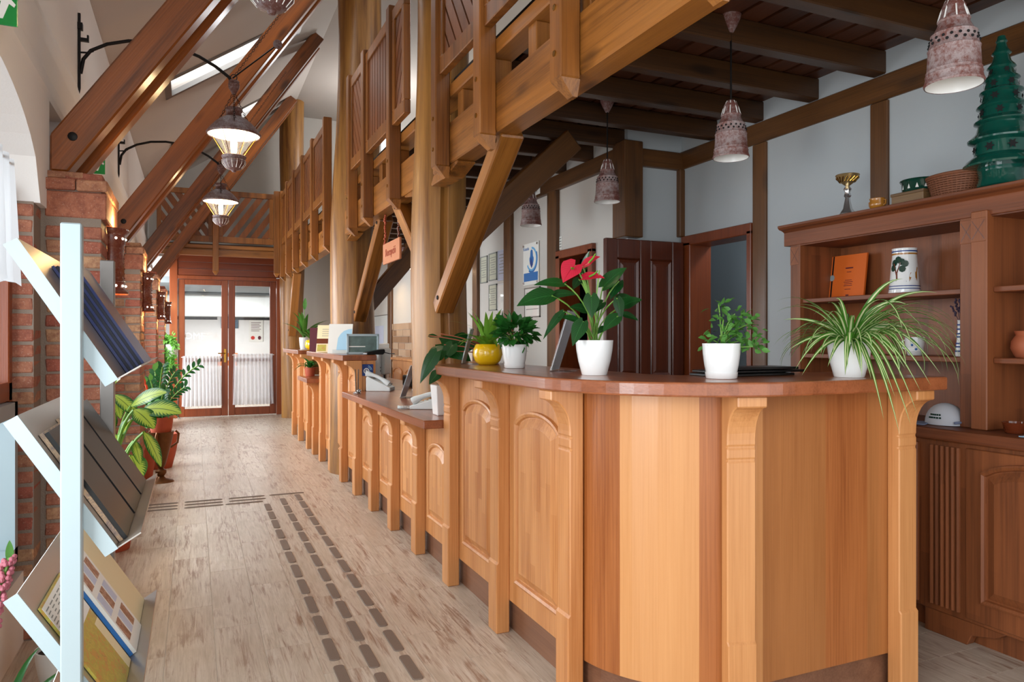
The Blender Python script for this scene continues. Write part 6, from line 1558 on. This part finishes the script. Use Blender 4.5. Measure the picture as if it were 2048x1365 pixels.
for j, (dy, dz, w_) in enumerate(((.0, .045, .05), (.0, .032, .06))): 
    for i in range(5):
        yy = yc + dy + w_ * (i - 2) / 5; e = math.asin(min(.98, dz / .095)); q_ = math.sqrt(max(0, 1 - ((yy - yc) / .085 / math.cos(e))**2)); mb.cbox((3.08 - .0765*math.cos(e)*q_ - .001, yy, .898 + dz), (.002, w_/7, .007))
obj('embroidery', mb, M['greendk'], crown)['kind'] = 'stuff'
p = P(2020, 868, Z=.8955)
t = tag(obj('brown_bowl', MB().lathe([(.03, 0), (.034, .003), (.044, .04), (.047, .045), (.043, .045), (.036, .01), (0, .008)], (p.x + .03, p.y, .8955), 28), M['brown'], None, 50), 'brown glazed bowl on the base cabinet at the right edge', 'bowl')
p = P(2050, 845, Z=.8955)
t = thing('green_pot', 'dark green pot with wooden lid behind the brown bowl', 'pot', (p.x + .1, p.y - .01, .8955))
obj('body', MB().lathe([(.04, 0), (.05, .01), (.052, .05), (.048, .055), (0, .055)], n=24), M['greendk'], t, 50, w=False); obj('lid', MB().lathe([(.05, .0555), (.05, .066), (0, .067)], n=24), M['ven_light'], t, 50, w=False)
p = P(2046, 874, Z=.8955); tag(obj('blue_card', MB().box(p.x - .02, p.x + .04, p.y - .08, p.y + .005, .8957, .899), M['sky'], bevel=.0008), 'pale blue card on the base cabinet edge beside the brown bowl', 'card')

# ---------------------------------------------------------------- counter and desk things
def acryl(lab, x, y, z, rz, w, h, lean, paper=None, cat='sign holder', base=True, name='acrylic_holder', th=.004):
    t = thing(name, lab, cat, (x, y, z), rz)
    pts = [(-w/2, 0, 0), (w/2, 0, 0), (w/2, lean, h), (-w/2, lean, h)]
    mb = MB().add(pts + [(a, b_ + th, c) for a, b_, c in pts], [(0,1,2,3),(7,6,5,4),(0,4,5,1),(1,5,6,2),(2,6,7,3),(3,7,4,0)])
    obj('sheet', mb, M['acryl'], t, w=False)
    if base: obj('base', MB().box(-w/2, w/2, 0, .085, 0, .003), M['acryl'], t, w=False)
    if paper:
        q = [(-w/2 + .004, .0045, .006), (w/2 - .004, .0045, .006), (w/2 - .004, lean + .0045, h - .006), (-w/2 + .004, lean + .0045, h - .006)]
        obj('insert', MB().add(q + [(a, b_ + .0012, c) for a, b_, c in q], [(0,1,2,3),(7,6,5,4),(0,4,5,1),(1,5,6,2),(2,6,7,3),(3,7,4,0)]), M[paper], t, w=False)
    return t
p = P(1110, 744, Z=CTZ)
acryl('tilted clear acrylic sign holder between the white pot and the anthurium', p.x + .02, p.y + .05, CTZ, R(229), .15, .25, .075, 'insert', th=.008)
p = P(926, 729, Z=CTZ)
acryl('slim acrylic sign holder behind the round yellow pot', p.x + .01, p.y + .03, CTZ, R(238), .10, .19, .045, 'insert', th=.006)
p = P(800, 797, Z=.8505)
acryl('leaning acrylic leaflet holder on the lower desk before the trunk', p.x + .03, p.y + .05, .8505, R(238), .15, .24, .08, 'insert', th=.007)
# black folders behind the pelargonium
t = thing('black_tray_stack', 'stack of flat black trays lying on the counter beyond the pelargonium', 'trays', (1.85, 2.12, CTZ))
for k, (x0, x1, y0, y1, dz) in enumerate(((1.66, 2.02, 2.02, 2.17, 0), (1.68, 2.08, 2.03, 2.18, .011), (1.72, 2.04, 2.02, 2.16, .022))):
    obj('tray', MB().box(x0, x1, y0, y1, CTZ + dz, CTZ + dz + .009), M['black'], t, bevel=.002)
# telephones
def phone(lab, x, y, z, rz, cord=True, stand=False, sd=1):
    t = thing('desk_telephone', lab, 'telephone', (x, y, z), rz)
    h0, h1 = (.03, .115) if stand else (.02, .07)
    bd = obj('body', MB().xprism([(-.10, 0), (.10, 0), (.10, h1), (.085, h1 + .005), (-.10, h0)], -.085, .085), M['phone'], t, bevel=.006, seg=2, w=False)
    mb = MB(); sl = (h1 - h0) / .19
    for i in range(3):
        for j in range(4): mb.cbox((sd*(-i*.024), -.07 + j*.028, h0 + sl * (.03 + j*.028) + .004), (.017, .018, .006))
    obj('keys', mb, M['plastic'], bd, None, w=False)['kind'] = 'stuff'
    obj('display', MB().cbox((-sd*.025, .06, h0 + sl*.16 + .004), (.08, .035, .004)), M['inkg'], bd, w=False)
    hs = [(sd*.058, -.085 + .19*i/10, h0 + sl * (.015 + .19*i/10) + .022 + .016*math.sin(math.pi*i/10)) for i in range(11)]
    obj('handset', MB().tube(hs, [.024, .025, .02, .016, .015, .015, .015, .016, .02, .025, .024], 12), M['phone'], t, 50, w=False)
    if cord:
        pts = []; n = 130
        for i in range(n):
            u_ = i / n; cx = sd*(.06 + .03 * math.sin(math.pi * u_)); cy = -.09 - .13 * u_ * (1 - .35*u_) ; a = 2*math.pi*16*u_
            pts.append((cx + .009*math.cos(a), cy, .012 + .009*math.sin(a)))
        obj('coiled_cord', MB().tube(pts, .0028, 5), M['phone'], t, 60, w=False)
M['phone'] = flat('pale_phone_plastic', '#D6DBDA', .3)
p = P(856, 817, Z=.8505); phone('pale desk telephone with coiled cord on the near end of the lower desk', p.x, p.y, .8505, R(-118))
p = P(754, 782, Z=.8505); phone('upright white desk telephone near the blue hearing loop sign', p.x + .03, p.y, .8505, R(62), False, True, -1)
p = P(714, 788, Z=.8505)
t = thing('pen_stand', 'small chrome pen stand at the left end of the lower desk', 'pen stand', (p.x, p.y, .8505))
obj('base', MB().lathe([(.03, 0), (.032, .006), (.022, .015), (0, .018)], n=20), M['chrome'], t, 50, w=False)
obj('ball', MB().ball((.02, .02, .018), .018, 12), M['chrome'], t, 60, w=False)
for dx in (-.012, .014): obj('pen', MB().tube([(dx*.6, 0, .015), (dx, .01, .19)], [.004, .003], 8), M['black'], t, 60, w=False)
p = P(882, 832, Z=.8505)
t = tag(obj('white_planter', MB().add([(p.x - .02 + a, p.y + b_, z) for z, e in ((.8505, .0), (1.02, .012)) for a, b_ in ((-e, -e), (.09 + e, -e), (.09 + e, .09 + e), (-e, .09 + e))], [(0,3,2,1),(4,5,6,7),(0,1,5,4),(1,2,6,5),(2,3,7,6),(3,0,4,7)]), M['white'], bevel=.004), 'square white planter box half hidden beside the near high counter', 'planter')
t = thing('computer_monitor', 'white computer monitor seen from behind beside the middle counter', 'monitor', (P(765, 720, Y=6.65).x, 6.65, .8505), R(62))
obj('panel', MB().box(-.19, .19, -.018, .018, .06, .385), M['white'], t, bevel=.006, w=False); obj('back_shell', MB().box(-.12, .12, -.05, -.018, .10, .34), M['plastic'], t, bevel=.01, w=False)
obj('screen', MB().box(-.17, .17, .018, .02, .08, .365), M['black'], t, w=False); obj('stand', MB().box(-.03, .03, -.03, .03, .01, .1).box(-.10, .10, -.07, .08, 0, .012), M['black'], t, bevel=.004, w=False)
for zz in (.13, .16): obj('port', MB().box(-.155, -.135, -.0195, -.018, zz, zz + .015), M['black'], t, w=False)
t = thing('keyboard', 'pale keyboard lying on the desk behind the white telephone', 'keyboard', (1.75, 5.6, .8505), R(4))
obj('tray', MB().box(-.09, .09, -.22, .22, 0, .015), M['plastic'], t, bevel=.004, w=False); mb = MB()
for i in range(5):
    for j in range(14): mb.cbox((-.065 + i*.03, -.195 + j*.03, .018), (.024, .024, .007))
obj('keys', mb, M['white'], t, None, w=False)['kind'] = 'stuff'
tag(obj('black_printer', MB().box(1.75, 1.97, 6.05, 6.5, .8505, .95), M['black'], bevel=.015, seg=2), 'black office machine on the desk behind the monitor', 'printer')
# on the middle counter
def card(lab, name, x, y, rz, w, h, lean, mats, cat, z=CTZ, grp=None):
    t = thing(name, lab, cat, (x, y, z), rz, grp)
    def q(a0, a1, z0, z1, d0, d1): return MB().add([(a, d + lean * zz / h, zz) for d in (d0, d1) for a, zz in ((a0, z0), (a1, z0), (a1, z1), (a0, z1))], [(0,1,2,3),(7,6,5,4),(0,4,5,1),(1,5,6,2),(2,6,7,3),(3,7,4,0)])
    obj('card', q(-w/2, w/2, 0, h, 0, .006), M[mats[0]], t, w=False); return t, q
t, q = card('dark red folder standing behind the cream leaflet on the middle counter', 'maroon_folder', P(638, 690, Y=7.8).x, 7.8, R(-20), .20, .25, .03, ['maroon'], 'folder')
obj('white_label', q(-.02, .09, .13, .145, -.001, 0), M['paper'], t, w=False)
t, q = card('cream leaflet with brown band standing on the middle counter', 'cream_leaflet', 1.20, 7.35, R(-28), .20, .27, .06, ['cream'], 'leaflet')
obj('brown_band', q(-.10, .06, .085, .135, -.001, 0), M['brown'], t, w=False); obj('yellow_patch', q(-.09, .0, .01, .075, -.001, 0), M['map'], t, w=False)
mb = MB(); 
for j in range(4): v8 = q(-.05, .05, .16 + j*.022, .165 + j*.022, -.001, 0); mb.add(v8.v, v8.f)
obj('text_lines', mb, M['inkg'], t, w=False)['kind'] = 'stuff'
t, q = card('white and sky blue leaflet in an acrylic holder on the middle counter', 'blue_leaflet', 1.22, 6.72, R(-25), .22, .27, .06, ['paper'], 'leaflet')
obj('blue_arch', MB().add([(a, -.001 + .06 * zz / .27, zz) for a, zz in ((-.03, .03), (.105, .03), (.105, .225), (.07, .22), (.03, .205), (0, .175), (-.02, .14))], [tuple(range(7))]), M['sky'], t, w=False)
obj('teal_edge', q(.075, .105, .03, .15, -.002, -.001), M['inkl'], t, w=False); obj('holder_front', q(-.06, .11, 0, .035, -.02, -.016), M['acryl'], t, w=False)
x0_ = P(703, 700, Y=6.12).x; x1_ = P(771, 700, Y=6.12).x
t = thing('photo_display', 'pale framed landscape photo display standing at the end of the middle counter', 'photo display', ((x0_+x1_)/2 - .02, 6.25, CTZ), R(-6))
w2 = (x1_ - x0_) / 2 * .95
obj('frame', MB().box(-w2, w2, 0, .02, 0, .018).box(-w2, w2, 0, .02, .155, .175).box(-w2, -w2 + .018, 0, .02, 0, .175).box(w2 - .018, w2, 0, .02, 0, .175), M['alu'], t, bevel=.002, w=False)
obj('photo', MB().box(-w2 + .015, w2 - .015, .008, .018, .015, .16), M['land'], t, w=False)
obj('white_stripe', MB().box(-w2 + .02, .02, .007, .008, .062, .07), M['paper'], t, w=False)
obj('back_leg', MB().box(-.02, .02, .02, .08, 0, .004), M['alu_d'], t, w=False)
t = thing('card_terminal', 'small black card terminal with cable lying before the photo display', 'card terminal', (P(728, 708, Z=CTZ).x + .0, 6.04, CTZ), R(-70))
obj('body', MB().xprism([(-.09, 0), (.07, 0), (.09, .02), (.085, .045), (.03, .04), (-.09, .02)], -.035, .035), M['black'], t, bevel=.005, w=False); obj('cable', MB().tube([(.0, .09, .02), (.03, .13, .008), (.08, .15, .006)], .004, 6), M['black'], t, 60, w=False)
# hearing-loop sign on the end of the middle counter
xa, xb = P(722, 740, Y=5.948).x, P(746, 740, Y=5.948).x
t = tag(obj('hearing_loop_sign', MB().box(xa, xb, 5.943, 5.949, .975, 1.07), M['signblue'], bevel=.001), 'blue hearing loop sign on the end of the middle counter', 'sign')
cx, cz2 = (xa + xb)/2 - .006, 1.015
for r0, r1, a0, a1, mt in ((.016, .024, 0, 360, 'paper'), (.034, .038, 10, 70, 'sky'), (.044, .048, 10, 70, 'sky')):
    mb = MB()
    for a in range(a0, a1, 15): mb.yprism([(cx + r*math.cos(R(b_)), cz2 + r*math.sin(R(b_))) for r, b_ in ((r0, a), (r1, a), (r1, a + 15), (r0, a + 15))], 5.9415, 5.943)
    obj('emblem_ring' if a1 == 360 else 'emblem_wave', mb, M[mt], t)
obj('emblem_ear', MB().yprism([(cx + .009*math.cos(R(a)), cz2 + .011*math.sin(R(a))) for a in range(0, 360, 30)], 5.9412, 5.943), M['paper'], t)
# faint lettering on the glass of the far door
text('OMEGA', (.12, 12.885, 1.32), .15, M['whitem'], bpy.data.objects['door_1'], (R(90), 0, 0))
